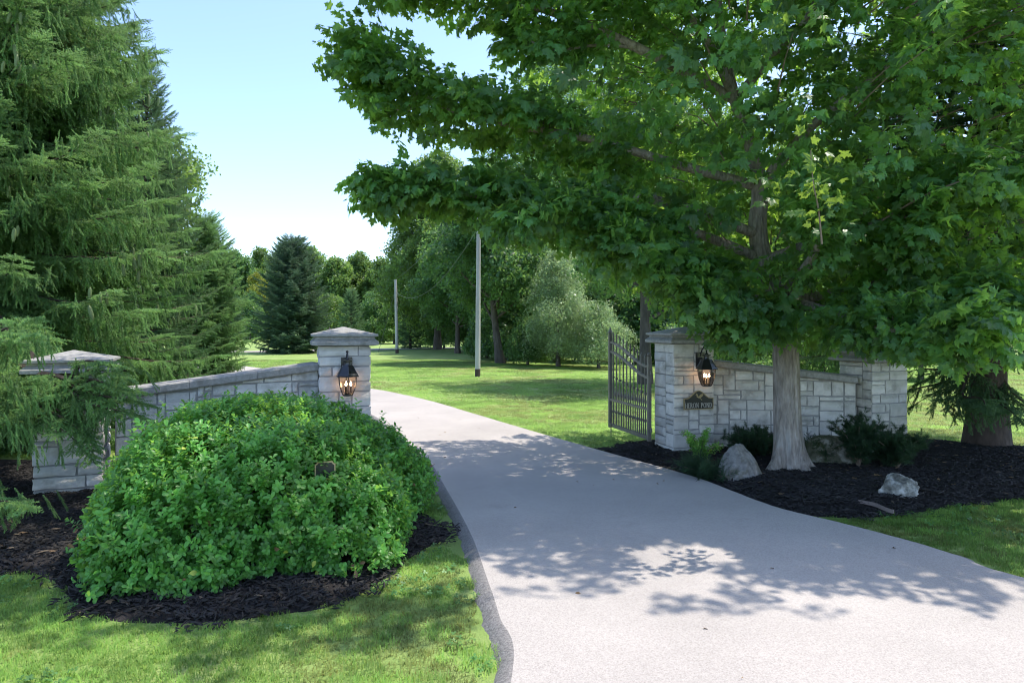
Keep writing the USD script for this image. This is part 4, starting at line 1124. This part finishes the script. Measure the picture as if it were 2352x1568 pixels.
limbs = [  # way points (u, v, depth); cluster radius start and end; sprigs per metre
    ([(1745, 430, 7.7), (1560, 385, 7.4), (1350, 320, 7.2), (1150, 275, 7.0), (1000, 235, 6.9), (890, 170, 6.8), (818, 118, 6.7)], 0.34, 0.17, 85),
    ([(1350, 320, 7.2), (1200, 250, 7.1), (1100, 225, 7.0)], 0.14, 0.08, 45),
    ([(1000, 235, 6.9), (930, 250, 6.8), (870, 240, 6.75)], 0.20, 0.10, 60),
    ([(1745, 540, 7.7), (1500, 465, 7.2), (1250, 448, 6.9), (1060, 440, 6.7), (950, 434, 6.6), (875, 430, 6.5)], 0.25, 0.05, 70),
    ([(1250, 448, 6.9), (1130, 468, 6.8), (1020, 465, 6.7)], 0.14, 0.08, 45),
    ([(1735, 590, 7.7), (1560, 530, 7.1), (1400, 500, 6.7), (1270, 495, 6.4), (1190, 505, 6.2)], 0.22, 0.07, 70),
    ([(1690, 230, 7.7), (1450, 110, 7.2), (1250, 20, 7.0), (1080, -35, 6.8), (970, -60, 6.7), (895, -55, 6.6)], 0.38, 0.12, 75),
    ([(1450, 110, 7.2), (1330, 110, 7.0), (1240, 105, 6.9), (1190, 85, 6.85)], 0.24, 0.12, 70),
    ([(1740, 640, 7.7), (1600, 610, 7.0), (1470, 580, 6.6), (1400, 555, 6.4)], 0.24, 0.11, 85),
    ([(1795, 700, 7.7), (1670, 680, 7.0), (1590, 670, 6.6)], 0.24, 0.13, 95),
    ([(1800, 700, 7.7), (1990, 670, 7.0), (2200, 680, 6.3), (2380, 690, 5.8)], 0.34, 0.30, 95),
    ([(1755, 600, 7.7), (2000, 520, 6.7), (2200, 430, 6.0), (2380, 350, 5.5)], 0.36, 0.32, 65),
    ([(1795, 690, 7.6), (1950, 735, 6.4), (2090, 755, 5.7), (2250, 755, 5.3)], 0.22, 0.17, 90),
    ([(1795, 690, 7.6), (1860, 600, 6.5), (1890, 500, 6.1), (1870, 420, 5.9)], 0.14, 0.08, 45),
    ([(1990, 670, 7.0), (2060, 590, 6.3), (2130, 500, 5.9)], 0.18, 0.14, 55),
    ([(1745, 430, 7.7), (1900, 260, 6.9), (2080, 120, 6.5), (2250, 20, 6.2)], 0.40, 0.38, 50),
    ([(1800, 720, 7.7), (1760, 740, 7.2), (1690, 752, 6.9)], 0.22, 0.16, 110),
    ([(1690, 230, 7.7), (1600, 60, 7.0), (1450, -120, 6.5), (1300, -260, 6.2)], 0.45, 0.35, 50),
    ([(1690, 230, 7.7), (1850, 40, 7.0), (1950, -200, 6.6)], 0.45, 0.4, 50),
]
pos, X, U, sc = [], [], [], []
tw = MB()
for k, (wp, r0, r1, dens) in enumerate(limbs):
    pts = spline([P(*w) for w in wp], 6)
    L = np.linalg.norm(np.diff(pts, axis=0), axis=1).sum()
    off = np.array([0, 0, 0.03]) * np.sin(np.linspace(0, 9, len(pts)))[:, None]
    rb = (0.052 if k not in (1, 2, 4, 7, 14) else 0.022) * min(1.2, L / 3 + 0.4)
    obj('limb', MB().tube(pts + off - T0, np.linspace(rb, 0.006, len(pts)), 8), MAT['maple_bark'], t, smooth=True)
    n = int(L * dens)
    s = rngp.uniform(0.10 if k in (1, 2, 4, 7, 14) else 0.22, 1.0, n)
    c = np.array([np.interp(s * (len(pts) - 1), np.arange(len(pts)), pts[:, a]) for a in range(3)]).T
    cr = r0 + (r1 - r0) * s
    d = rngp.normal(0, 1, (n, 3)); d = unit(d) * (rngp.uniform(0, 1, (n, 1)) ** 0.45)
    lump = 0.65 + 0.7 * meshkit.noise(c * 2.2 + k, 4)
    o = d * (cr * lump)[:, None]; o[:, 2] *= 0.85; o[:, 1] *= 1.5
    p = c + o
    tang = unit(np.gradient(pts, axis=0))[np.clip((s * (len(pts) - 1)).astype(int), 0, len(pts) - 1)]
    pos.append(p); X.append(unit(unit(o) * 0.9 + tang * 0.8 + rngp.normal(0, 0.3, (n, 3)) + [0, 0, -0.1])); U.append(unit(rngp.normal(0, 0.5, (n, 3)) + [0, 0, 1])); sc.append(rngp.uniform(0.75, 1.15, n))
    for i in range(0, n, 5):
        tw.tube([c[i] - T0, (c[i] + p[i]) / 2 + [0, 0, 0.02] - T0, p[i] - T0], [0.006, 0.004, 0.002], 4, cap=False)


def crown_floor(x, y):
    f = np.interp(x, [-1.2, -0.3, 0.4, 1.0, 1.5, 2.0, 9.0], [3.7, 3.4, 3.0, 2.65, 2.2, 1.66, 1.50])
    return f + np.clip(6.6 - y, 0, 3) * np.where(x < 2.8, 0.8, 0.2)


n = 4700
C0, RR = np.array([3.9, 8.0, 4.9]), np.array([3.8, 3.0, 3.5])
d = unit(rngp.normal(0, 1, (n, 3))); rad = rngp.uniform(0.15, 1, n) ** 0.42
p = C0 + d * rad[:, None] * RR * (0.80 + 0.4 * meshkit.noise(d * 3.1, 8))[:, None]
ok = (p[:, 2] > crown_floor(p[:, 0], p[:, 1])) & (meshkit.noise(p * 1.15, 3) > 0.30) & ~((p[:, 0] < 0.25) & (p[:, 2] < 5.4) & (p[:, 2] > 3.9)) & (p[:, 0] > 0.35)
p, d = p[ok], d[ok]; n = len(p)
pos.append(p); X.append(unit(d * [1, 1, 0.2] + rngp.normal(0, 0.5, (n, 3)) + [0, 0, -0.2])); U.append(unit(rngp.normal(0, 0.5, (n, 3)) + [0, 0, 1])); sc.append(rngp.uniform(0.85, 1.2, n))
for i in range(0, n, 9):
    h = float(np.clip(p[i, 2] - 0.6, 1.6, 6)); a0 = np.array([np.interp(h, axs[:, 2], axs[:, c]) for c in range(3)])
    st = p[i] + (a0 - p[i]) * 0.35
    tw.tube([st - T0, (st + p[i]) / 2 + [0, 0, 0.04] - T0, p[i] - T0], [0.010, 0.006, 0.003], 4, cap=False)
n = 2100  # unseen foliage above the frame, added to shade driveway, bush and left lawn
d = rngp.uniform(-1, 1, (n, 3)); p = np.array([2.1, 6.6, 6.5]) + d * [4.0, 1.95, 0.75]
edge = 0.25 * np.sin(p[:, 0] * 2.3 + 0.6) + 0.15 * np.sin(p[:, 0] * 5.1)
hole = np.hypot(p[:, 0] - 3.75, (p[:, 1] - 5.75) * 1.1) < 0.42  # opening left in the added layer for a sun patch on the driveway
ok = (np.abs(d[:, 0]) ** 4 + np.abs(d[:, 1]) ** 4 < 1.0) & (p[:, 2] > EYE + 0.49 * p[:, 1]) & (meshkit.noise(p * [0.9, 0.9, 0.2], 21) > 0.30) & (p[:, 1] > np.interp(p[:, 0], [0.8, 2.4], [4.5, 4.98]) + edge) & ~hole
ok &= (rngp.uniform(size=n) < np.where((p[:, 1] > 5.7) & (p[:, 0] < 1.4), 0.55, 1.0))  # added layer thinned here, to let more light onto the bush
p = p[ok]; n = len(p)
pos.append(p); X.append(unit(rngp.normal(0, 0.7, (n, 3)) * [1, 1, 0.3])); U.append(unit(rngp.normal(0, 0.3, (n, 3)) + [0, 0, 1])); sc.append(rngp.uniform(0.85, 1.2, n))
obj('twigs', tw, MAT['twig_bark'], t, kind='stuff')
pos, X, U, sc = np.vstack(pos) - T0, np.vstack(X), np.vstack(U), np.concatenate(sc)
gap = np.zeros(len(pos), bool)  # sprigs cleared along sun rays, shaping sun patches at chosen spots
for spot, rad_ in ((G(1560, 1292), 0.40), (G(430, 1010, 0.9), 0.30), (G(700, 960, 0.95), 0.22), (G(120, 1285), 0.24), (G(1990, 1395), 0.22)):
    w = pos + T0 + X * 0.12 - spot
    gap |= np.linalg.norm(w - (w @ SUN)[:, None] * SUN, axis=1) < rad_
pos, X, U, sc = pos[~gap], X[~gap], U[~gap], sc[~gap]
scatter('crown', [maple_sprig(200 + k) for k in range(7)], MAT['maple_leaf'], pos, frames(X, U), sc, rngp.integers(0, 7, len(pos)), t, 'leaf_sprig')
front = np.argsort((pos + T0)[:, 1] + 0.6 * np.maximum((pos + T0)[:, 2] - 3.0, 0) + 0.5 * np.maximum(1.5 - (pos + T0)[:, 0], 0))[:600]
for k in rngp.choice(front, 170, replace=False):
    lf = maple_leaf(0.088 * rngp.uniform(0.8, 1.3), rngp)
    R_ = rot_to(unit([rngp.normal(0, 0.7), rngp.normal(-0.3, 0.5), -0.6]), unit(rngp.normal(0, 0.45, 3) + [0, -0.25, 1]))
    obj('leaf', trimesh.Trimesh(lf.vertices @ R_.T + pos[k] + X[k] * 0.2 + rngp.normal(0, 0.05, 3), lf.faces, process=False), MAT['maple_leaf'], t)
# young pale shoot sticking up in front of the crown
ys = spline([P(1888, 560, 5.15), P(1880, 480, 5.0), P(1868, 420, 4.95), P(1862, 345, 4.9)], 4)
obj('young_shoot', MB().tube(ys - T0, np.linspace(0.008, 0.003, len(ys)), 5), MAT['twig_bark'], t)
yp = np.vstack([ys + rngp.normal(0, 0.03, ys.shape), [P(1795, 425, 4.95), P(1830, 430, 4.95), P(1810, 458, 4.95), P(1925, 415, 4.9)]])
yx = unit(np.vstack([rngp.normal(0, 1, ys.shape) + [0, 0, .5], [[-1, 0, 0.1], [-1, 0, 0.05], [-1, 0, -0.2], [1, 0, 0.2]]]))
scatter('young_leaves', [maple_sprig(230, 7, 0.22, 0.07), maple_sprig(231, 6, 0.2, 0.075)], MAT['maple_young_leaf'], yp - T0, frames(yx, np.array([0, 0, 1.0])), np.full(len(yp), 0.9), np.arange(len(yp)) % 2, t, 'leaf_sprig')

# ------------------------------------------------------------------ the round bush
t = thing('round_bush', 'large rounded glossy green bush in the left mulch bed', 'bush', (-2.0, 5.5, 0))
BC = np.array([-2.0, 5.5, 0])
rngb = np.random.default_rng(31)
blobs = [((-2.00, 5.45), 0.98, 1.32, 1.03, 2.8), ((-1.33, 5.95), 0.56, 0.85, 0.74, 2.5), ((-1.33, 4.95), 0.58, 0.64, 0.62, 2.6), ((-2.16, 4.62), 0.60, 0.62, 0.72, 2.6)]


def blob_f(p, b):
    (cx, cy), rx, ry, h, e = b
    return (np.abs((p[:, 0] - cx) / rx) ** e + np.abs((p[:, 1] - cy) / ry) ** e + np.abs((p[:, 2]) / h) ** e)


P_, N_ = [], []
for bi, b in enumerate(blobs):
    (cx, cy), rx, ry, h, e = b
    n = int(8400 * (rx * ry + (rx + ry) * h) / (1.1 * 1.3 + 2.4 * 1.06))
    d = unit(rngb.normal(0, 1, (n, 3))); d[:, 2] = np.abs(d[:, 2])
    rr = (np.abs(d[:, 0] / rx) ** e + np.abs(d[:, 1] / ry) ** e + np.abs(d[:, 2] / h) ** e) ** (-1 / e)
    q = d * rr[:, None]
    nn = unit(np.stack([np.sign(q[:, 0]) * np.abs(q[:, 0] / rx) ** (e - 1) / rx, np.sign(q[:, 1]) * np.abs(q[:, 1] / ry) ** (e - 1) / ry, np.abs(q[:, 2] / h) ** (e - 1) / h], 1))
    q = q + [cx, cy, 0]
    lay = rngb.uniform(0, 1, n) ** 1.5 * 0.16
    lump = (meshkit.fbm(q * 2.6, 3, 12) - 0.45) * 0.30 + (rngb.uniform(size=n) < 0.05) * rngb.uniform(0.02, 0.10, n)
    q = q + nn * (lump - lay)[:, None]
    ok = (q[:, 2] > 0.07) & ((meshkit.noise(q * 4.5, 33) > 0.20) | (lay > 0.09))
    for bj, b2 in enumerate(blobs):
        if bj != bi:
            ok &= blob_f(q, b2) > 0.72
    P_.append(q[ok]); N_.append(nn[ok])
P_, N_ = np.vstack(P_), np.vstack(N_)
n = len(P_)
up = unit(N_ * 0.8 + [0, 0, 0.45] + rngb.normal(0, 0.35, (n, 3)))
fr = frames(np.cross(up, rngb.normal(0, 1, (n, 3))), up)
scatter('foliage', [bush_sprig(300 + k) for k in range(6)], MAT['bush_leaf'], P_ - BC, fr, rngb.uniform(0.8, 1.25, n), rngb.integers(0, 6, n), t)
front = np.nonzero(N_[:, 1] < -0.25)[0]
for k in rngb.choice(front, 220, replace=False):
    lf = simple_leaf(0.040 * rngb.uniform(0.8, 1.25), 0.026 * rngb.uniform(0.85, 1.2), rngb, 0.3, 0.25)
    R_ = rot_to(unit(N_[k] + rngb.normal(0, 0.5, 3) + [0, 0, 0.3]), unit(rngb.normal(0, 0.4, 3) + [0, -0.2, 1]))
    obj('leaf', trimesh.Trimesh(lf.vertices @ R_.T + P_[k] + N_[k] * 0.02 - BC, lf.faces, process=False), MAT['bush_leaf'], t)
k = rngb.choice(n, 90, replace=False)
scatter('yellow_leaves', [bush_sprig(320, 2, 0.042), bush_sprig(321, 1, 0.042)], MAT['yellow_bush_leaf'], P_[k] + N_[k] * 0.03 - BC, fr[k], rngb.uniform(0.8, 1.2, 90), rngb.integers(0, 2, 90), t)
k = k[(P_[k][:, 2] < 0.5)][:30]
scatter('dead_leaves', [bush_sprig(322, 3, 0.045), bush_sprig(323, 2, 0.04)], MAT['dead_leaf'], P_[k] + N_[k] * 0.035 - BC, fr[k][:, :, ::-1] * [1, 1, -1], rngb.uniform(0.7, 1.1, len(k)), rngb.integers(0, 2, len(k)), t)
st = MB()
for b in blobs:
    (cx, cy), rx, ry, h, e = b
    for k in range(60):
        a = rngb.uniform(0, 6.28); s = rngb.uniform(0.3, 0.85)
        tip = np.array([cx + math.cos(a) * rx * s, cy + math.sin(a) * ry * s, h * math.sqrt(max(0.05, 1 - s * s)) * 0.92]) - BC
        b0 = np.array([cx + math.cos(a) * 0.15, cy + math.sin(a) * 0.15, 0]) - BC
        st.tube([b0, (b0 + tip) / 2 + [0.02, 0, 0.05], tip], [0.012, 0.008, 0.003], 4, cap=False)
obj('stems', st, MAT['twig_bark'], t, kind='stuff')
inner_ = [(-2.12, 5.55, 0.86, 1.04, 0.84), (-1.28, 5.95, 0.4, 0.62, 0.5), (-1.32, 5.05, 0.36, 0.4, 0.38)]
# inner leaf layer, so that no light falls through
P2 = []
for cx, cy, rx, ry, h in inner_:
    m = int(900 * rx * ry / 0.9); d = unit(rngb.normal(0, 1, (m, 3))); d[:, 2] = np.abs(d[:, 2]); P2.append(np.array([cx, cy, 0]) + d * [rx, ry, h] * rngb.uniform(0.8, 1, (m, 1)))
P2 = np.vstack(P2); P2 = P2[P2[:, 2] > 0.06]; m = len(P2)
up = unit(rngb.normal(0, 1, (m, 3)) + [0, 0, .5])
scatter('inner_foliage', [bush_sprig(310 + k, 9, 0.06) for k in range(2)], MAT['bush_leaf'], P2 - BC, frames(np.cross(up, rngb.normal(0, 1, (m, 3))), up), rngb.uniform(0.9, 1.3, m), rngb.integers(0, 2, m), t)


# ------------------------------------------------------------------ small plants and rocks by the right wall
def rock(name, label, u, v, w, dpt, h, seed, mat, rz=0.0, peak=0.0, sharp=1.0):
    g = G(u, v, 0.06); z0 = bed_height(g[0], g[1])
    m = trimesh.creation.icosphere(5, 1.0)
    p = m.vertices.copy()
    rng = np.random.default_rng(seed)
    for _ in range(9):                           # knock flat facets off
        nrm = unit(rng.normal(0, 1, 3) + [0, -0.3, 0.35]); dcut = rng.uniform(0.62, 0.88)
        e = p @ nrm - dcut; p = p - np.clip(e, 0, None)[:, None] * nrm * 0.85
    p = p * (1 + 0.20 * sharp * (meshkit.fbm(p * 1.9 + seed, 4, seed)[:, None] - 0.45) + 0.09 * sharp * (meshkit.fbm(p * 6 + seed, 4, seed)[:, None] - 0.45))
    p[:, 2] = np.where(p[:, 2] > 0, p[:, 2], p[:, 2] * 0.3)
    p[:, 0] = p[:, 0] * (1 - peak * np.clip(p[:, 2], 0, 1)) ; p[:, 1] *= (1 - peak * np.clip(p[:, 2], 0, 1))
    p = p * [w / 2, dpt / 2, h]
    o = obj(name, trimesh.Trimesh(p @ rotz(rz).T + [g[0], g[1] + dpt * 0.4, z0 - 0.01], m.faces, process=False), mat, None, smooth=True)
    tag(o, label, 'boulder')


rock('boulder', 'grey upright boulder on the mulch left of the maple trunk', 1712, 1100, 0.52, 0.42, 0.40, 3, MAT['boulder'], 0.2, 0.42)
rock('boulder', 'wide mossy boulder behind the maple trunk, before the right wall', 1918, 1070, 0.85, 0.5, 0.33, 8, MAT['mossy_boulder'], 0.0, 0.25)
rock('boulder', 'low whitish pitted rock out on the mulch, nearest the right lawn', 2076, 1144, 0.46, 0.32, 0.19, 5, MAT['pale_boulder'], -0.1, 0.12, 2.6)
e = spline([G(1972, 1156, .06), G(2008, 1163, .06), G(2034, 1174, .055), G(2052, 1180, .05)], 5)
mb = MB()
for a, b in zip(e[:-1], e[1:]):
    dd = unit(b - a); mb.box((a + b) / 2 + [0, 0, 0.02], (np.linalg.norm(b - a) + .004, 0.016, 0.03), np.stack([dd, np.cross([0, 0, 1.0], dd), [0, 0, 1.0]], 1))
tag(obj('bed_edging', mb, MAT['edging_plastic']), 'short curved strip of brown bed edging lying on the mulch', 'edging')


def leafy_plant(name, label, u, v, h, r, seed, mat, n, leaf, cat='plant', upright_=0.6, stems=9, protos=None, scale=1.0):
    g = G(u, v, 0.05); rng = np.random.default_rng(seed); z0 = bed_height(g[0], g[1])
    t = thing(name, label, cat, (g[0], g[1], z0))
    mb = MB(); pos, X = [], []
    for k in range(stems):
        a = rng.uniform(0, 6.28); s = rng.uniform(0.35, 1)
        tip = np.array([math.cos(a) * r * s, math.sin(a) * r * s, h * (1 - (1 - upright_) * s) * rng.uniform(0.6, 1)])
        pts = spline([(0, 0, -.02), tip * [0.35, 0.35, 0.6], tip], 4)
        mb.tube(pts, np.linspace(0.008, 0.003, len(pts)), 4, cap=False)
        m = n // stems; ss = rng.uniform(0.25, 1, m)
        c = np.array([np.interp(ss * (len(pts) - 1), np.arange(len(pts)), pts[:, q]) for q in range(3)]).T + rng.normal(0, 0.05, (m, 3)) * r * 1.2
        pos.append(c); X.append(unit(rng.normal(0, 0.7, (m, 3)) + unit(tip) * 0.9))
    obj('stems', mb, MAT['twig_bark'], t, kind='stuff')
    pos, X = np.vstack(pos), np.vstack(X); ok = pos[:, 2] > 0.01; pos, X = pos[ok], X[ok]
    pr = protos or [bush_sprig(seed + k, 8, leaf) for k in range(2)]
    if protos is None:
        fr = frames(np.cross(X, rng.normal(0, 1, X.shape)), X)
    else:
        fr = frames(X, unit(rng.normal(0, 1, X.shape)))
    scatter('foliage', pr, mat, pos, fr, scale * rng.uniform(0.7, 1.2, len(pos)), rng.integers(0, len(pr), len(pos)), t)
    return t


def pine_tuft(seed):
    rng = np.random.default_rng(seed); mb = MB()
    needle_twig(mb, [0, 0, 0], [0.09, 0, 0], 700, 0.05, 0.0035, rng, fwd=0.9)
    return mb.mesh()


pt = [pine_tuft(1), pine_tuft(2)]
jf = [spruce_frond(61, 0.16, 420, 0.012, 0.004, 3), spruce_frond(62, 0.13, 420, 0.012, 0.004, 3)]
leafy_plant('small_shrub', 'wispy small-leaved green shrub at the foot of the sign pillar', 1606, 1072, 0.50, 0.26, 401, MAT['bush_leaf'], 320, 0.022, 'shrub', 0.75, 12)
leafy_plant('juniper_shrub', 'creeping juniper spreading on mulch left of the grey boulder', 1622, 1092, 0.20, 0.36, 402, MAT['pine_needle'], 330, 0.02, 'shrub', 0.5, 14, jf, 1.1)
leafy_plant('pine_shrub', 'low dark pine shrub between the grey boulder and right wall', 1722, 1052, 0.36, 0.42, 403, MAT['pine_needle'], 520, 0.02, 'shrub', 0.75, 22, pt)
leafy_plant('pine_shrub', 'bushy low pine tuft close behind the maple trunk on its left', 1765, 1050, 0.30, 0.2, 404, MAT['pine_needle'], 160, 0.02, 'shrub', 0.7, 8, pt)
leafy_plant('juniper_shrub', 'dark creeping juniper right behind the maple trunk', 1872, 1062, 0.22, 0.3, 405, MAT['pine_needle'], 240, 0.02, 'shrub', 0.6, 10, jf, 1.1)
leafy_plant('pine_shrub', 'taller feathery pine shrub left of the right end pillar', 1972, 1078, 0.62, 0.30, 406, MAT['pine_needle'], 620, 0.02, 'shrub', 0.8, 22, pt)
leafy_plant('pine_shrub', 'sprawling pine shrub covering the foot of the right end pillar', 2060, 1080, 0.50, 0.40, 407, MAT['pine_needle'], 760, 0.02, 'shrub', 0.75, 26, pt)

# ------------------------------------------------------------------ mulch chips
rngc = np.random.default_rng(41)


def chip_patch(seed, n=90, size=0.26):
    rng = np.random.default_rng(seed); mb = MB()
    for k in range(n):
        c = np.append(rng.uniform(-size / 2, size / 2, 2), rng.uniform(0.0, 0.018))
        l, w, h = rng.uniform(0.025, 0.085), rng.uniform(0.007, 0.020), rng.uniform(0.004, 0.010)
        R_ = Rotation.from_euler('zyx', [rng.uniform(0, 6.28), rng.normal(0, 0.25), rng.normal(0, 0.4)]).as_matrix()
        v = np.array([[-l / 2, 0, 0], [0, w / 2, 0], [l / 2, 0.1 * w, 0], [0, -w / 2, 0], [-.2 * l, 0, h], [.25 * l, 0, h * .8]])
        f = [[0, 3, 4], [3, 5, 4], [3, 2, 5], [2, 1, 5], [1, 4, 5], [1, 0, 4]]
        mb.add(v @ R_.T + c, f)
    return mb.mesh()


def chips(poly, name, n_light):
    x0, y0, x1, y1 = poly.bounds
    st = 0.17
    gx, gy = np.meshgrid(np.arange(x0, x1, st), np.arange(y0, y1, st))
    p = np.column_stack([gx.ravel(), gy.ravel()]) + rngc.uniform(-.05, .05, (gx.size, 2))
    p = p[shapely.contains_xy(poly.buffer(-0.02), p[:, 0], p[:, 1]) & (p[:, 1] > 0.42 * np.abs(p[:, 0])) & (np.abs(p[:, 0]) < 0.8 * p[:, 1] + 0.4)]
    z = bed_z(p, poly); n = len(p)
    o = scatter(name, [chip_patch(500 + k) for k in range(4)], MAT['chip_wood'], np.column_stack([p, z]), rotz(rngc.uniform(0, 6.28, n)), np.ones(n), rngc.integers(0, 4, n), None, 'chip_patch')
    tag(o, 'loose black wood chips covering the ' + ('left' if 'x' == 'y' else 'planting') + ' bed', 'mulch')
    q = p[rngc.choice(n, n_light)]
    q = q + rngc.uniform(-.1, .1, q.shape); zq = bed_z(q, poly) + 0.016
    o2 = scatter('pale_' + name, [chip_patch(520, 1, 0.01), chip_patch(523, 1, 0.01)], MAT['pale_chip_wood'], np.column_stack([q, zq]), rotz(rngc.uniform(0, 6.28, n_light)), rngc.uniform(0.6, 1.5, n_light), rngc.integers(0, 2, n_light), None, 'chip')
    return o, o2


a, b = chips(bl.intersection(shapely.box(-6, 3, 0, 8.2)), 'mulch_chips', 150)
tag(a, 'loose black wood chips covering the left bed round the bush', 'mulch'); tag(b, 'few pale splinters lying on the left mulch bed', 'wood splinters')
a, b = chips(br.intersection(shapely.box(0, 3, 8.5, 10)), 'mulch_chips', 170)
tag(a, 'loose black wood chips covering the right bed under the maple', 'mulch'); tag(b, 'few pale splinters lying on the right mulch bed', 'wood splinters')

# ------------------------------------------------------------------ grass
rngg = np.random.default_rng(51)


def grass_patch(seed, size, n, h, w, clover=0, lean=1.0):
    rng = np.random.default_rng(seed)
    b = np.column_stack([rng.uniform(-size / 2, size / 2, (n, 2)), np.zeros(n)])
    a = rng.uniform(0, 6.28, n); hh = h * rng.uniform(0.55, 1.2, n); ln = lean * rng.uniform(0.1, 1.1, n)
    d = np.column_stack([np.cos(a), np.sin(a), np.zeros(n)]); sd = np.column_stack([-np.sin(a), np.cos(a), np.zeros(n)]) * w / 2
    mid = b + d * (hh * ln * 0.35)[:, None] + np.array([0, 0, 1.0]) * (hh * 0.6)[:, None]
    tip = b + d * (hh * ln)[:, None] + np.array([0, 0, 1.0]) * (hh * (1 - 0.42 * ln))[:, None]
    v = np.stack([b + sd, b - sd, mid + sd * 0.8, mid - sd * 0.8, tip], 1).reshape(-1, 3)
    o = np.arange(n)[:, None] * 5
    f = np.vstack([o + [0, 1, 3], o + [0, 3, 2], o + [2, 3, 4]])
    return trimesh.Trimesh(v, f, process=False)


def clover_patch(seed, size=0.14, n=16):
    rng = np.random.default_rng(seed); mb = MB()
    for k in range(n):
        c = np.append(rng.uniform(-size / 2, size / 2, 2), rng.uniform(0.02, 0.042)); tilt = Rotation.from_euler('xy', rng.normal(0, 0.3, 2)).as_matrix()
        for j in range(3):
            a = j * 2.094 + rng.uniform(0, 6.28) * 0 + k; r = rng.uniform(0.008, 0.013)
            dx = np.array([math.cos(a), math.sin(a), 0]); dy = np.array([-math.sin(a), math.cos(a), 0])
            v = np.array([[0, 0, 0], dx * r + dy * r * .7, dx * r * 1.7, dx * r - dy * r * .7])
            mb.add(v @ tilt.T + c, [[0, 1, 2], [0, 2, 3]])
    return mb.mesh()


lawn = shapely.box(-60, -2, 60, 70).difference(DRIVE.buffer(0.025)).difference(BEDS.buffer(0.01))
for (c, a_) in ((c_il, PL), (c_ir, in_r[1]), (c_ol, out_l[1]), (c_or, out_r[1])):
    lawn = lawn.difference(Point(*c).buffer(0.33))


def grass(name, y0, y1, st, size, n, h, w, label, dry=0.25, jit=0.5, npro=4, zmin=0.0):
    xm = 0.80 * y1 + 0.5
    gx, gy = np.meshgrid(np.arange(-xm, xm, st), np.arange(y0, y1, st))
    p = np.column_stack([gx.ravel(), gy.ravel()]) + rngg.uniform(-st * jit / 2, st * jit / 2, (gx.size, 2))
    inside = shapely.contains_xy(lawn.buffer(-size * 0.12), p[:, 0], p[:, 1]) & (np.abs(p[:, 0]) < 0.80 * p[:, 1] + 0.4)
    p = p[inside]; m = len(p)
    nz = meshkit.fbm(np.column_stack([p * 0.55, np.zeros(m)]), 3, 6)
    isdry = (nz + rngg.normal(0, 0.05, m)) > 0.57
    protos = [grass_patch(600 + k, size * 1.15, n, h, w) for k in range(npro)] + [grass_patch(650 + k, size * 1.15, int(n * 0.8), h * 0.7, w, lean=1.4) for k in range(2)]
    mats = [MAT['grass_blade']] * npro + [MAT['dry_grass_blade']] * 2
    idx = np.where(isdry & (rngg.uniform(size=m) < 0.75), npro + rngg.integers(0, 2, m), rngg.integers(0, npro, m))
    o = scatter(name, protos, None, np.column_stack([p, np.zeros(m)]), rotz(rngg.uniform(0, 6.28, m)), np.column_stack([np.ones(m), np.ones(m), rngg.uniform(0.7, 1.15, m) * (0.8 + 0.5 * nz)]), idx, None, 'grass_patch', mats=mats, up_normals=True)
    tag(o, label, 'grass')
    return p


pn = grass('lawn_grass', 2.9, 7.2, 0.13, 0.15, 170, 0.036, 0.0045, 'short mown grass with clover, nearest lawn beside the driveway')
grass('lawn_grass', 7.2, 15.0, 0.22, 0.25, 150, 0.030, 0.009, 'mown grass of the middle lawn around the gate')
grass('lawn_grass', 15.0, 34.0, 0.55, 0.62, 240, 0.03, 0.018, 'mown grass of the far lawn round the tall pole')
cl = pn[(meshkit.fbm(np.column_stack([pn * 1.6, np.zeros(len(pn))]), 3, 15) > 0.50)]
cl = cl[rngg.uniform(size=len(cl)) < 0.45]
o = scatter('clover', [clover_patch(700 + k) for k in range(3)], MAT['clover_leaf'], np.column_stack([cl, np.zeros(len(cl))]), rotz(rngg.uniform(0, 6.28, len(cl))), np.ones(len(cl)), rngg.integers(0, 3, len(cl)), None, 'clover_patch')
tag(o, 'clover leaves mixed into the near lawn', 'clover')

# ------------------------------------------------------------------ fallen leaves, twigs and grit
rngl = np.random.default_rng(81)
fl = [simple_leaf(0.06, 0.035, np.random.default_rng(1), 0.35, 0.5), maple_leaf(0.07, np.random.default_rng(2)), simple_leaf(0.035, 0.012, np.random.default_rng(3), 0.2, 0.2)]


def litter(name, poly, n, z, mat, label, sizes=(0.6, 1.1)):
    x0, y0, x1, y1 = poly.bounds
    p = np.column_stack([rngl.uniform(x0, x1, n * 4), rngl.uniform(y0, y1, n * 4)])
    p = p[shapely.contains_xy(poly, p[:, 0], p[:, 1])][:n]
    zz_ = np.array([bed_height(*q) for q in p]) + z
    o = scatter(name, fl, mat, np.column_stack([p, zz_]), Rotation.from_euler('zxy', np.column_stack([rngl.uniform(0, 6.28, len(p)), rngl.normal(0, 0.25, (len(p), 2))])).as_matrix(), rngl.uniform(*sizes, len(p)), rngl.integers(0, 3, len(p)), None, 'leaf')
    tag(o, label, 'leaf litter')


litter('bed_leaf_litter', bl.buffer(-0.08).intersection(shapely.box(-4.5, 3.5, 0, 7.5)), 80, 0.028, MAT['dead_leaf'], 'scattered dry fallen leaves on the left mulch bed')
litter('bed_leaf_litter', br.buffer(-0.08).intersection(shapely.box(0, 4, 8, 10)), 120, 0.028, MAT['dead_leaf'], 'scattered dry fallen leaves on the right mulch bed')
litter('driveway_litter', DRIVE.buffer(-0.15).intersection(shapely.box(-2, 3, 4, 12)), 34, 0.062, MAT['dead_leaf'], 'few dry leaf scraps lying on the driveway', (0.25, 0.7))
